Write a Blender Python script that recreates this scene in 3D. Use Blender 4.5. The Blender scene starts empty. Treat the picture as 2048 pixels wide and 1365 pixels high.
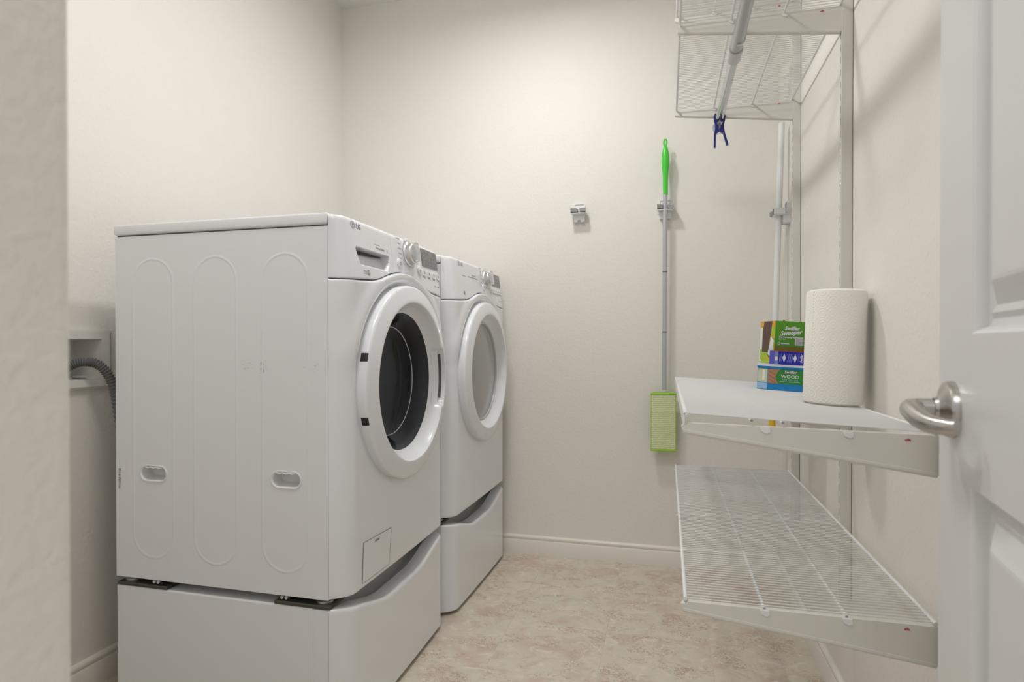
import bpy, bmesh, math, random
from mathutils import Vector, Matrix
from mathutils.geometry import tessellate_polygon
random.seed(7)
S = bpy.context.scene
COL = S.collection
R = math.radians

# ------------------------------------------------------------------ camera
cam_d = bpy.data.cameras.new('camera')
cam = bpy.data.objects.new('camera', cam_d); COL.objects.link(cam); S.camera = cam
FPX = 1197.0
cam_d.sensor_fit = 'HORIZONTAL'; cam_d.sensor_width = 36.0
cam_d.lens = FPX / 2048 * 36.0
cam_d.shift_y = 0.00774
cam_d.clip_start = 0.02
cam.location = (0, 0, 1.0)
cam.rotation_euler = (R(90 - 0.4), 0, R(14.5))
cam_d.dof.use_dof = True; cam_d.dof.focus_distance = 2.0; cam_d.dof.aperture_fstop = 5.6

# ------------------------------------------------------------------ world, lights, exposure
w = bpy.data.worlds.new('world'); S.world = w; w.use_nodes = True
w.node_tree.nodes['Background'].inputs[0].default_value = (1.0, 0.985, 0.97, 1)
w.node_tree.nodes['Background'].inputs[1].default_value = 0.45
LAMP = Vector((-0.54, 1.97, 2.61))
def lamp(name, kind, loc, energy, size, color):
    d = bpy.data.lights.new(name, kind); d.energy = energy; d.color = color
    if kind == 'AREA':
        d.shape = 'DISK'; d.size = size
    else:
        d.shadow_soft_size = size
    o = bpy.data.objects.new(name, d); COL.objects.link(o); o.location = loc
    return o
lamp('ceiling_lamp_light', 'AREA', LAMP, 7.7, 0.16, (1.0, 0.995, 0.985))
lamp('ceiling_lamp_glow', 'POINT', LAMP, 1.05, 0.07, (1.0, 0.995, 0.985))
FILL_POS = Vector((-0.62, 0.92, 2.690))  # added fill light, out of view, brightens the washer side
lamp('added_front_fill_light', 'AREA', FILL_POS, 7.0, 0.42, (1.0, 0.995, 0.985))
lamp('added_hall_fill_light', 'AREA', (-0.05, -0.75, 2.62), 8.5, 0.35, (1.0, 0.99, 0.97))  # fill light added behind the camera, not a known hallway fixture
S.view_settings.view_transform = 'Standard'
S.view_settings.look = 'None'
S.view_settings.gamma = 1.0
S.view_settings.use_curve_mapping = False
S.view_settings.exposure = 0.46

# ------------------------------------------------------------------ materials
def mat(name, col, rough=0.5, metal=0.0, coat=0.0, spec=0.5, bump=None, emit=None):
    m = bpy.data.materials.new(name); m.use_nodes = True
    nt = m.node_tree; b = nt.nodes['Principled BSDF']
    b.inputs['Base Color'].default_value = (*col, 1)
    b.inputs['Roughness'].default_value = rough
    b.inputs['Metallic'].default_value = metal
    b.inputs['Coat Weight'].default_value = coat
    b.inputs['Coat Roughness'].default_value = 0.08
    b.inputs['Specular IOR Level'].default_value = spec
    # every material keeps a fine procedural colour variation
    tc = nt.nodes.new('ShaderNodeTexCoord'); n = nt.nodes.new('ShaderNodeTexNoise')
    n.inputs['Scale'].default_value = 9.0; n.inputs['Detail'].default_value = 3.0
    nt.links.new(tc.outputs['Object'], n.inputs['Vector'])
    mx = nt.nodes.new('ShaderNodeMix'); mx.data_type = 'RGBA'
    mx.inputs[6].default_value = (*[c * 0.985 for c in col], 1)
    mx.inputs[7].default_value = (*[min(1, c * 1.012) for c in col], 1)
    nt.links.new(n.outputs['Fac'], mx.inputs[0]); nt.links.new(mx.outputs[2], b.inputs['Base Color'])
    if bump:
        sc, st, dist = bump
        n2 = nt.nodes.new('ShaderNodeTexNoise'); n2.inputs['Scale'].default_value = sc; n2.inputs['Detail'].default_value = 3
        n2.inputs['Distortion'].default_value = 0.4
        geo = nt.nodes.new('ShaderNodeNewGeometry')
        nt.links.new(geo.outputs['Position'], n2.inputs['Vector'])
        bp = nt.nodes.new('ShaderNodeBump'); bp.inputs['Strength'].default_value = st; bp.inputs['Distance'].default_value = dist
        nt.links.new(n2.outputs['Fac'], bp.inputs['Height']); nt.links.new(bp.outputs['Normal'], b.inputs['Normal'])
    if emit:
        b.inputs['Emission Color'].default_value = (*col, 1); b.inputs['Emission Strength'].default_value = emit
    return m

M = {}
M['wall'] = mat('wall_paint', (0.82, 0.79, 0.745), 0.58, spec=0.25, bump=(90, 0.45, 0.0026))
M['ceil'] = mat('ceiling_paint', (0.80, 0.78, 0.75), 0.6, bump=(95, 0.3, 0.002))
M['trim'] = mat('trim_paint', (0.80, 0.765, 0.70), 0.35)
M['trimwhite'] = mat('off_white_plastic', (0.80, 0.785, 0.745), 0.4)
M['wirecoat'] = mat('white_wire_coating', (0.70, 0.705, 0.705), 0.35)
M['door'] = mat('door_paint', (0.69, 0.70, 0.70), 0.33)
M['enamel'] = mat('white_enamel', (0.81, 0.835, 0.87), 0.22, coat=0.6)
M['sheet'] = mat('painted_sheet_steel', (0.81, 0.835, 0.87), 0.38, coat=0.15)
M['plastic'] = mat('white_plastic', (0.82, 0.835, 0.85), 0.25, coat=0.3)
M['greyplastic'] = mat('pale_grey_plastic', (0.60, 0.60, 0.60), 0.35)
M['pad_grey'] = mat('grey_rubber', (0.30, 0.30, 0.30), 0.5)
M['pocket'] = mat('grey_pocket_plastic', (0.50, 0.51, 0.52), 0.35)
M['black'] = mat('black_plastic', (0.012, 0.012, 0.013), 0.4)
M['rubber'] = mat('dark_rubber', (0.06, 0.062, 0.066), 0.5)
M['hose'] = mat('grey_ribbed_hose', (0.17, 0.175, 0.18), 0.45)
M['plate'] = mat('dark_mounting_plate', (0.055, 0.055, 0.045), 0.5)
M['bolt'] = mat('zinc_bolt', (0.75, 0.75, 0.74), 0.28, metal=1.0)
M['drum'] = mat('drum_steel', (0.40, 0.42, 0.47), 0.32, metal=0.9)
M['chrome'] = mat('silver_knob', (0.72, 0.73, 0.74), 0.2, metal=0.9)
M['nickel'] = mat('satin_nickel', (0.50, 0.48, 0.46), 0.27, metal=1.0)
M['rod'] = mat('polished_rod_metal', (0.60, 0.62, 0.65), 0.17, metal=1.0)
M['rodwhite'] = mat('galvanised_rod', (0.46, 0.47, 0.48), 0.34, metal=0.9)
M['lcd'] = mat('display_glass', (0.10, 0.105, 0.11), 0.15, coat=0.5)
M['lcdseg'] = mat('display_segments', (0.20, 0.21, 0.22), 0.3)
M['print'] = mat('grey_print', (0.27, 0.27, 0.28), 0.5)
M['printlight'] = mat('pale_grey_print', (0.50, 0.50, 0.51), 0.5)
M['red'] = mat('red_print', (0.55, 0.03, 0.05), 0.5)
M['shelf'] = mat('white_epoxy_wire', (0.78, 0.785, 0.785), 0.3)
M['bracket'] = mat('white_bracket_paint', (0.70, 0.685, 0.64), 0.38)
M['slot'] = mat('dark_slot', (0.10, 0.10, 0.10), 0.7)
M['slotgrey'] = mat('grey_slot', (0.30, 0.30, 0.29), 0.7)
M['green'] = mat('bright_green_grip', (0.07, 0.62, 0.045), 0.32)
M['greenframe'] = mat('lime_green_frame', (0.33, 0.62, 0.03), 0.4)
M['pad'] = mat('pale_green_microfibre', (0.68, 0.76, 0.44), 0.9)
M['pole'] = mat('silver_painted_pole', (0.52, 0.53, 0.56), 0.32, metal=0.35)
M['joint'] = mat('dark_joint', (0.10, 0.10, 0.10), 0.5)
M['whitepole'] = mat('white_pole_coating', (0.82, 0.83, 0.84), 0.3)
M['yellow'] = mat('yellow_grip', (0.85, 0.55, 0.03), 0.4)
M['blueclip'] = mat('navy_blue_plastic', (0.012, 0.014, 0.16), 0.3)
M['wire'] = mat('spring_wire', (0.45, 0.40, 0.34), 0.4, metal=0.8)
M['tubblue'] = mat('bright_blue_plastic', (0.002, 0.25, 0.62), 0.35)
M['tubpale'] = mat('pale_blue_plastic', (0.32, 0.55, 0.78), 0.35)
M['lid'] = mat('translucent_white_lid', (0.66, 0.70, 0.80), 0.35)
M['boxgreen'] = mat('green_carton', (0.09, 0.34, 0.012), 0.42)
M['boxgreen2'] = mat('dark_green_label', (0.03, 0.27, 0.04), 0.4)
M['boxlime'] = mat('lime_carton', (0.38, 0.52, 0.015), 0.42)
M['boxbrown'] = mat('brown_print', (0.085, 0.032, 0.022), 0.42)
M['boxorange'] = mat('orange_print', (0.78, 0.36, 0.01), 0.42)
M['olive'] = mat('olive_print', (0.22, 0.19, 0.01), 0.42)
M['boxblue'] = mat('royal_blue_carton', (0.012, 0.018, 0.42), 0.4)
M['boxpaleblue'] = mat('pale_violet_print', (0.22, 0.24, 0.55), 0.42)
M['white_print'] = mat('white_print', (0.80, 0.80, 0.78), 0.45)
M['navy'] = mat('navy_print', (0.01, 0.02, 0.14), 0.45)
M['woodprint'] = mat('wood_floor_print', (0.46, 0.24, 0.14), 0.45)
M['bulb'] = mat('lamp_glass', (1.0, 0.96, 0.9), 0.4, emit=3.0)
M['brown'] = mat('brown_cardboard', (0.24, 0.13, 0.09), 0.6)

def glass_mat(name, tint, gloss):
    m = bpy.data.materials.new(name); m.use_nodes = True; nt = m.node_tree
    for n in list(nt.nodes): nt.nodes.remove(n)
    out = nt.nodes.new('ShaderNodeOutputMaterial'); mix = nt.nodes.new('ShaderNodeMixShader')
    tr = nt.nodes.new('ShaderNodeBsdfTransparent'); gl = nt.nodes.new('ShaderNodeBsdfGlossy'); fr = nt.nodes.new('ShaderNodeLayerWeight')
    tr.inputs[0].default_value = (*tint, 1); gl.inputs['Roughness'].default_value = gloss; gl.inputs[0].default_value = (0.62, 0.66, 0.75, 1)
    pw = nt.nodes.new('ShaderNodeMath'); pw.operation = 'POWER'; pw.inputs[1].default_value = 3.2; nt.links.new(fr.outputs['Facing'], pw.inputs[0])
    ad = nt.nodes.new('ShaderNodeMath'); ad.operation = 'MULTIPLY_ADD'; ad.inputs[1].default_value = 0.40; ad.inputs[2].default_value = 0.03; nt.links.new(pw.outputs[0], ad.inputs[0])
    fr.inputs[0].default_value = 0.5
    nt.links.new(ad.outputs[0], mix.inputs[0]); nt.links.new(tr.outputs[0], mix.inputs[1]); nt.links.new(gl.outputs[0], mix.inputs[2])
    nt.links.new(mix.outputs[0], out.inputs[0])
    return m
M['glass'] = glass_mat('door_glass', (0.66, 0.68, 0.71), 0.04)
M['smoked'] = mat('smoked_window_plastic', (0.30, 0.305, 0.30), 0.16, coat=0.6)

def floor_mat():
    m = bpy.data.materials.new('marbled_vinyl_tile'); m.use_nodes = True; nt = m.node_tree; b = nt.nodes['Principled BSDF']
    L = nt.links.new
    geo = nt.nodes.new('ShaderNodeNewGeometry'); oi = nt.nodes.new('ShaderNodeObjectInfo')
    off = nt.nodes.new('ShaderNodeVectorMath'); off.operation = 'SCALE'; off.inputs[3].default_value = 3.0
    cmb = nt.nodes.new('ShaderNodeCombineXYZ'); L(oi.outputs['Random'], cmb.inputs[0]); L(oi.outputs['Random'], cmb.inputs[2])
    L(cmb.outputs[0], off.inputs[0])
    add = nt.nodes.new('ShaderNodeVectorMath'); add.operation = 'ADD'; L(geo.outputs['Position'], add.inputs[0]); L(off.outputs[0], add.inputs[1])
    mp = nt.nodes.new('ShaderNodeMapping'); mp.inputs['Scale'].default_value = (0.95, 1.15, 1); L(add.outputs[0], mp.inputs['Vector'])
    def noise(sc, det, dist, rough=0.55):
        n = nt.nodes.new('ShaderNodeTexNoise'); n.inputs['Scale'].default_value = sc; n.inputs['Detail'].default_value = det
        n.inputs['Distortion'].default_value = dist; n.inputs['Roughness'].default_value = rough; L(mp.outputs[0], n.inputs['Vector']); return n
    def ramp(src, stops):
        r = nt.nodes.new('ShaderNodeValToRGB'); e = r.color_ramp.elements
        e[0].position = stops[0][0]; e[0].color = (*stops[0][1], 1); e[1].position = stops[1][0]; e[1].color = (*stops[1][1], 1)
        for p, c in stops[2:]:
            q = e.new(p); q.color = (*c, 1)
        L(src, r.inputs[0]); return r
    def mixc(fac, a, c, mode='MIX'):
        x = nt.nodes.new('ShaderNodeMix'); x.data_type = 'RGBA'; x.blend_type = mode
        L(fac, x.inputs[0]); L(a, x.inputs[6])
        if isinstance(c, tuple): x.inputs[7].default_value = (*c, 1)
        else: L(c, x.inputs[7])
        return x.outputs[2]
    base = ramp(noise(5.5, 6, 0.6).outputs['Fac'], [(0.34, (0.62, 0.58, 0.46)), (0.66, (0.585, 0.47, 0.40)), (0.5, (0.66, 0.605, 0.505))])
    pf = ramp(noise(13, 8, 1.2, 0.65).outputs['Fac'], [(0.52, (0, 0, 0)), (0.68, (0.75, 0.75, 0.75))])
    c1 = mixc(pf.outputs[0], base.outputs[0], (0.54, 0.405, 0.345))
    wf = ramp(noise(17, 7, 1.5, 0.6).outputs['Fac'], [(0.55, (0, 0, 0)), (0.68, (0.8, 0.8, 0.8))])
    c2 = mixc(wf.outputs[0], c1, (0.78, 0.72, 0.64))
    # dark red veins gathered in patches
    vn = noise(24, 5, 2.6, 0.6)
    sub = nt.nodes.new('ShaderNodeMath'); sub.operation = 'SUBTRACT'; sub.inputs[1].default_value = 0.5; L(vn.outputs['Fac'], sub.inputs[0])
    ab = nt.nodes.new('ShaderNodeMath'); ab.operation = 'ABSOLUTE'; L(sub.outputs[0], ab.inputs[0])
    vr = ramp(ab.outputs[0], [(0.0, (0.9, 0.9, 0.9)), (0.03, (0, 0, 0))])
    pm = ramp(noise(8.5, 3, 0.5).outputs['Fac'], [(0.49, (0, 0, 0)), (0.60, (1, 1, 1))])
    mul = nt.nodes.new('ShaderNodeMath'); mul.operation = 'MULTIPLY'; L(vr.outputs[0], mul.inputs[0]); L(pm.outputs[0], mul.inputs[1])
    c3 = mixc(mul.outputs[0], c2, (0.30, 0.14, 0.10))
    L(c3, b.inputs['Base Color']); b.inputs['Roughness'].default_value = 0.42
    bp = nt.nodes.new('ShaderNodeBump'); bp.inputs['Strength'].default_value = 0.1; bp.inputs['Distance'].default_value = 0.001
    L(vn.outputs['Fac'], bp.inputs['Height']); L(bp.outputs['Normal'], b.inputs['Normal'])
    return m
M['tile'] = floor_mat()
M['grout'] = mat('tile_joint', (0.66, 0.60, 0.50), 0.6)

def towel_mat():
    m = mat('embossed_paper_towel', (0.86, 0.84, 0.79), 0.95, spec=0.1)
    nt = m.node_tree; b = nt.nodes['Principled BSDF']; L = nt.links.new
    tc = nt.nodes.new('ShaderNodeTexCoord')
    sep = nt.nodes.new('ShaderNodeSeparateXYZ'); L(tc.outputs['Object'], sep.inputs[0])
    at = nt.nodes.new('ShaderNodeMath'); at.operation = 'ARCTAN2'; L(sep.outputs[1], at.inputs[0]); L(sep.outputs[0], at.inputs[1])
    mu = nt.nodes.new('ShaderNodeMath'); mu.operation = 'MULTIPLY'; mu.inputs[1].default_value = 0.072; L(at.outputs[0], mu.inputs[0])
    cb = nt.nodes.new('ShaderNodeCombineXYZ'); L(mu.outputs[0], cb.inputs[0]); L(sep.outputs[2], cb.inputs[1])
    vo = nt.nodes.new('ShaderNodeTexVoronoi'); vo.inputs['Scale'].default_value = 38; vo.inputs['Randomness'].default_value = 0.12; L(cb.outputs[0], vo.inputs['Vector'])
    sn = nt.nodes.new('ShaderNodeMath'); sn.operation = 'MULTIPLY'; sn.inputs[1].default_value = 26; L(vo.outputs['Distance'], sn.inputs[0])
    s2 = nt.nodes.new('ShaderNodeMath'); s2.operation = 'SINE'; L(sn.outputs[0], s2.inputs[0])
    bp = nt.nodes.new('ShaderNodeBump'); bp.inputs['Strength'].default_value = 0.22; bp.inputs['Distance'].default_value = 0.0010
    L(s2.outputs[0], bp.inputs['Height']); L(bp.outputs['Normal'], b.inputs['Normal'])
    return m
M['towel'] = towel_mat()

# ------------------------------------------------------------------ mesh helpers (world coordinates)
def finish(name, bm, m, smooth=None):
    me = bpy.data.meshes.new(name); bmesh.ops.recalc_face_normals(bm, faces=bm.faces[:]) if smooth != 'keep' else None
    bm.to_mesh(me); bm.free()
    if m: me.materials.append(m)
    if smooth:
        for p in me.polygons: p.use_smooth = True
        me.set_sharp_from_angle(angle=R(35))
    return me

class Thing:
    def __init__(self, name, loc, label=None, cat=None, group=None, kind=None):
        self.o = bpy.data.objects.new(name, None); COL.objects.link(self.o)
        self.o.empty_display_size = 0.05
        self.loc = Vector(loc); self.o.location = self.loc
        if label: self.o['label'] = label
        if cat: self.o['category'] = cat
        if group: self.o['group'] = group
        if kind: self.o['kind'] = kind
    def part(self, name, bm, m, parent=None, T=None, smooth=True, label=None):
        if T is not None: bm.transform(T)
        bm.transform(Matrix.Translation(-self.loc))
        o = bpy.data.objects.new(name, finish(name, bm, m, smooth)); COL.objects.link(o)
        o.parent = parent or self.o
        if label: o['label'] = label
        return o

def single(name, bm, m, label=None, cat=None, group=None, kind=None, T=None, smooth=True, loc=None):
    if T is not None: bm.transform(T)
    if loc is not None: bm.transform(Matrix.Translation(-Vector(loc)))
    o = bpy.data.objects.new(name, finish(name, bm, m, smooth)); COL.objects.link(o)
    if loc is not None: o.location = loc
    if label: o['label'] = label
    if cat: o['category'] = cat
    if group: o['group'] = group
    if kind: o['kind'] = kind
    return o

def box(x0, x1, y0, y1, z0, z1, bev=0.0, seg=2, bm=None):
    b = bmesh.new()
    vs = [b.verts.new((x, y, z)) for x in (x0, x1) for y in (y0, y1) for z in (z0, z1)]
    for f in ((0, 1, 3, 2), (4, 6, 7, 5), (0, 4, 5, 1), (2, 3, 7, 6), (0, 2, 6, 4), (1, 5, 7, 3)):
        b.faces.new([vs[i] for i in f])
    bmesh.ops.recalc_face_normals(b, faces=b.faces[:])
    if bev > 0:
        bmesh.ops.bevel(b, geom=b.edges[:], offset=bev, segments=seg, profile=0.5, affect='EDGES')
    return join(bm, b)

def join(bm, b):
    if bm is None: return b
    me = bpy.data.meshes.new('tmp'); b.to_mesh(me); b.free(); bm.from_mesh(me); bpy.data.meshes.remove(me)
    return bm

def lathe(prof, seg=48, axis='Z', c=(0, 0, 0), disp=None, bm=None, close=False):
    """prof = [(r, h)]; axis X: h along x, circle in y,z"""
    b = bmesh.new(); rows = []
    for (r, h) in prof:
        row = []
        for i in range(seg):
            a = 2 * math.pi * i / seg
            hh = h + (disp(r, a) if disp else 0)
            p = (hh, r * math.cos(a), r * math.sin(a)) if axis == 'X' else ((r * math.cos(a), hh, r * math.sin(a)) if axis == 'Y' else (r * math.cos(a), r * math.sin(a), hh))
            row.append(p)
        rows.append(row)
    vs = []
    for (r, h), row in zip(prof, rows):
        if r < 1e-6: vs.append([b.verts.new(Vector(row[0]) + Vector(c))])
        else: vs.append([b.verts.new(Vector(p) + Vector(c)) for p in row])
    n = len(vs)
    for k in range(n if close else n - 1):
        A, B = vs[k], vs[(k + 1) % n]
        for i in range(seg):
            j = (i + 1) % seg
            if len(A) == 1 and len(B) == 1: continue
            if len(A) == 1: b.faces.new((A[0], B[j], B[i]))
            elif len(B) == 1: b.faces.new((A[i], A[j], B[0]))
            else: b.faces.new((A[i], A[j], B[j], B[i]))
    return join(bm, b)

def catmull(pts, n):
    P = [Vector(p) for p in pts]; P = [P[0] * 2 - P[1]] + P + [P[-1] * 2 - P[-2]]; out = []
    for i in range(1, len(P) - 2):
        for k in range(n):
            t = k / n; a, b_, c, d = P[i - 1], P[i], P[i + 1], P[i + 2]
            out.append(0.5 * ((2 * b_) + (c - a) * t + (2 * a - 5 * b_ + 4 * c - d) * t * t + (3 * b_ - a - 3 * c + d) * t ** 3))
    out.append(P[-2]); return out

def sweep(path, rad, seg=10, closed=False, caps=True, bm=None, sect=None):
    """tube along path; rad number or function(index fraction); sect = list of (a, b) section offsets instead of a circle"""
    b = bmesh.new(); P = [Vector(p) for p in path]; n = len(P); rings = []
    nrm = None
    for i in range(n):
        if closed: t = (P[(i + 1) % n] - P[i - 1]).normalized()
        else: t = (P[min(i + 1, n - 1)] - P[max(i - 1, 0)]).normalized()
        if nrm is None:
            ref = Vector((0, 0, 1)) if abs(t.z) < 0.9 else Vector((1, 0, 0))
            nrm = (ref - t * ref.dot(t)).normalized()
        else: nrm = (nrm - t * nrm.dot(t)).normalized()
        bn = t.cross(nrm)
        r = rad(i / max(1, n - 1)) if callable(rad) else rad
        if sect: ring = [b.verts.new(P[i] + nrm * (s[0] * r) + bn * (s[1] * r)) for s in sect]
        else: ring = [b.verts.new(P[i] + nrm * (r * math.cos(2 * math.pi * k / seg)) + bn * (r * math.sin(2 * math.pi * k / seg))) for k in range(seg)]
        rings.append(ring)
    m_ = len(rings[0])
    for i in range(n if closed else n - 1):
        A, B = rings[i], rings[(i + 1) % n]
        for k in range(m_):
            b.faces.new((A[k], A[(k + 1) % m_], B[(k + 1) % m_], B[k]))
    if caps and not closed:
        b.faces.new(rings[0][::-1]); b.faces.new(rings[-1])
    bmesh.ops.recalc_face_normals(b, faces=b.faces[:])
    return join(bm, b)

def prism(loops, f, d0, d1, bm=None):
    """extrude polygon (outer loop + holes, 2D) between depths; f(a, b, d) -> 3D"""
    b = bmesh.new()
    V0 = [[b.verts.new(f(p[0], p[1], d0)) for p in l] for l in loops]
    V1 = [[b.verts.new(f(p[0], p[1], d1)) for p in l] for l in loops]
    tris = tessellate_polygon([[Vector((p[0], p[1], 0)) for p in l] for l in loops])
    F0 = [v for l in V0 for v in l]; F1 = [v for l in V1 for v in l]
    for t in tris:
        try:
            b.faces.new([F0[i] for i in t]); b.faces.new([F1[i] for i in reversed(t)])
        except ValueError: pass
    for a, c in zip(V0, V1):
        n = len(a)
        for i in range(n):
            j = (i + 1) % n; b.faces.new((a[i], a[j], c[j], c[i]))
    bmesh.ops.recalc_face_normals(b, faces=b.faces[:])
    return join(bm, b)

def rrect(x0, x1, y0, y1, r, n=5):
    out = []
    for cx, cy, a0 in ((x1 - r, y1 - r, 0), (x0 + r, y1 - r, 90), (x0 + r, y0 + r, 180), (x1 - r, y0 + r, 270)):
        for k in range(n + 1):
            a = R(a0 + 90 * k / n); out.append((cx + r * math.cos(a), cy + r * math.sin(a)))
    return out
def circ(cx, cy, r, n=24): return [(cx + r * math.cos(2 * math.pi * k / n), cy + r * math.sin(2 * math.pi * k / n)) for k in range(n)]
XZ = lambda y0: (lambda a, b, d: (a, y0 + d, b))
YZ = lambda x0: (lambda a, b, d: (x0 + d, a, b))
XY = lambda z0: (lambda a, b, d: (a, b, z0 + d))

def text(s, size, depth=0.0004, shear=0.0, align='CENTER', bold=0.0, sx=1.0):
    c = bpy.data.curves.new('t', 'FONT'); c.body = s; c.size = size; c.extrude = depth; c.shear = shear
    c.align_x = align; c.align_y = 'CENTER'; c.offset = bold; c.resolution_u = 3
    o = bpy.data.objects.new('t', c); COL.objects.link(o)
    bpy.context.view_layer.update()
    me = bpy.data.meshes.new_from_object(o.evaluated_get(bpy.context.evaluated_depsgraph_get()))
    bpy.data.objects.remove(o); bpy.data.curves.remove(c)
    b = bmesh.new(); b.from_mesh(me); bpy.data.meshes.remove(me)
    if sx != 1.0: b.transform(Matrix.Diagonal((sx, 1, 1, 1)))
    return b
def frame(o, ax, ay, az):
    m = Matrix.Identity(4)
    for i in range(3):
        m[i][0] = ax[i]; m[i][1] = ay[i]; m[i][2] = az[i]; m[i][3] = o[i]
    return m
def sstep(a, b_, x):
    t = min(1, max(0, (x - a) / (b_ - a))); return t * t * (3 - 2 * t)

# ================================================================== THE SETTING
XL, XR, YB, YF, H = -1.63, 0.467, 2.79, 0.30, 2.735
TH = 0.12
# floor slab and vinyl tiles
floor = single('floor', box(XL - TH, XR + TH, -1.6, YB + TH, -0.06, -0.0012), M['grout'], kind='structure',
               label='beige and pink marbled vinyl floor laid in squares', smooth=False)
TS = 0.341
tile_me = finish('tile', box(0.0013, TS - 0.0013, 0.0013, TS - 0.0013, -0.004, 0, 0.0009, 1), M['tile'], None)
for i in range(-5, 3):
    for j in range(-6, 3):
        x0 = -0.20 + i * TS; y0 = 2.10 + j * TS
        x1, y1 = min(x0 + TS, XR - 0.001), min(y0 + TS, YB - 0.001)
        xa = max(x0, XL + 0.001); ya = max(y0, -0.3)
        if x1 - xa < 0.01 or y1 - ya < 0.01: continue
        full = (x1 - xa > TS - 1e-4) and (y1 - ya > TS - 1e-4)
        me = tile_me if full else finish('tile', box(xa + .0008 - x0, x1 - .0008 - x0, ya + .0008 - y0, y1 - .0008 - y0, -0.004, 0, 0.0008, 1), M['tile'], None)
        o = bpy.data.objects.new('tile', me); COL.objects.link(o); o.location = (x0, y0, 0); o.parent = floor

single('wall_back', box(XL - TH, XR + TH, YB, YB + TH, -0.05, H + 0.05), M['wall'], kind='structure', smooth=False, label='off-white textured back wall')
single('wall_right', box(XR, XR + TH, -0.3, YB, -0.05, H + 0.05), M['wall'], kind='structure', smooth=False, label='off-white textured right wall behind the wire shelves')
OB = (1.215, 1.408, 0.900, 1.016)          # opening of the recessed outlet box, y0 y1 z0 z1
OB2 = (1.475, 1.64, 0.900, 1.016)
bm = prism([[(YF - 0.3, -0.05), (YB, -0.05), (YB, H + 0.05), (YF - 0.3, H + 0.05)],
            [(OB[0], OB[2]), (OB[0], OB[3]), (OB[1], OB[3]), (OB[1], OB[2])]], YZ(XL), -TH, 0)
single('wall_left', bm, M['wall'], kind='structure', smooth=False, label='off-white textured left wall behind the machines')
single('ceiling', box(XL - TH, XR + TH, -0.3, YB + TH, H, H + 0.1), M['ceil'], kind='structure', smooth=False, label='off-white ceiling')
# front wall with the doorway (camera looks through it)
DX0, DX1 = -0.363, 0.262
def jamb_loop(xa, xb, ya, yb, r, corners):
    """plan outline of a wall stub with rounded (bullnose) corners where asked"""
    out = []
    for (cx, cy, sx, sy, a0), rd in zip(((xb, yb, -1, -1, 0), (xa, yb, 1, -1, 90), (xa, ya, 1, 1, 180), (xb, ya, -1, 1, 270)), corners):
        if rd:
            for k in range(7):
                a = R(a0 + 90 * k / 6); out.append((cx + sx * r + r * math.cos(a), cy + sy * r + r * math.sin(a)))
        else: out.append((cx, cy))
    return out
single('wall_front', join(join(prism([jamb_loop(XL, DX0, YF - 0.16, YF, 0.012, (1, 0, 0, 1))], XY(-0.05), 0, H + 0.1),
       prism([jamb_loop(DX1, XR, YF - 0.16, YF, 0.012, (0, 0, 0, 0))], XY(-0.05), 0, H + 0.1)),
       box(DX0, DX1, YF - 0.16, YF, 2.06, H + 0.05)), M['wall'], kind='structure', label='textured wall beside the doorway in the foreground')

# baseboards: profile with a rounded bead on top
def bb_prof(h=0.089, t=0.014):
    return [(0, 0), (t, 0), (t, h - 0.026), (t - 0.0035, h - 0.021), (t - 0.0025, h - 0.016), (t - 0.001, h - 0.011), (t - 0.002, h - 0.006), (t - 0.006, h - 0.002), (0.004, h), (0, h)]
def baseboard(name, f, d0, d1, label):
    single(name, prism([bb_prof()], f, d0, d1), M['trim'], kind='structure', label=label)
baseboard('baseboard_back', lambda a, b, d: (d, YB - a, b), XL, XR, 'cream baseboard along the back wall')
baseboard('baseboard_left', lambda a, b, d: (XL + a, d, b), YF, YB - 0.014, 'cream baseboard along the left wall')
baseboard('baseboard_right', lambda a, b, d: (XR - a, d, b), YF, YB - 0.014, 'cream baseboard along the right wall')

# ceiling lamp that lights the room (above the frame)
T = Thing('ceiling_light', (LAMP.x, LAMP.y, H), 'small flush ceiling light above the machines', 'lamp')
T.part('canopy', lathe([(0, H), (0.075, H), (0.075, H - 0.02), (0.05, H - 0.035), (0.02, H - 0.04), (0.02, H - 0.06), (0, H - 0.06)], 32, c=(LAMP.x, LAMP.y, 0)), M['plastic'])
T.part('bulb', lathe([(0.018, H - 0.055), (0.022, H - 0.07), (0.03, H - 0.085), (0.03, H - 0.1), (0.02, H - 0.112), (0, H - 0.116)], 24, c=(LAMP.x, LAMP.y, 0)), M['bulb'])

T = Thing('ceiling_light', (FILL_POS.x, FILL_POS.y, H), 'wide flat added fill light near the doorway, out of view', 'lamp')  # invented fixture that houses the added fill light
T.part('canopy', lathe([(0, H), (0.235, H), (0.235, H - 0.03), (0.225, H - 0.034), (0, H - 0.034)], 48, c=(FILL_POS.x, FILL_POS.y, 0)), M['plastic'])
T.part('fill_panel', lathe([(0.22, H - 0.034), (0.215, H - 0.040), (0, H - 0.042)], 48, c=(FILL_POS.x, FILL_POS.y, 0)), M['bulb'])

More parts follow.
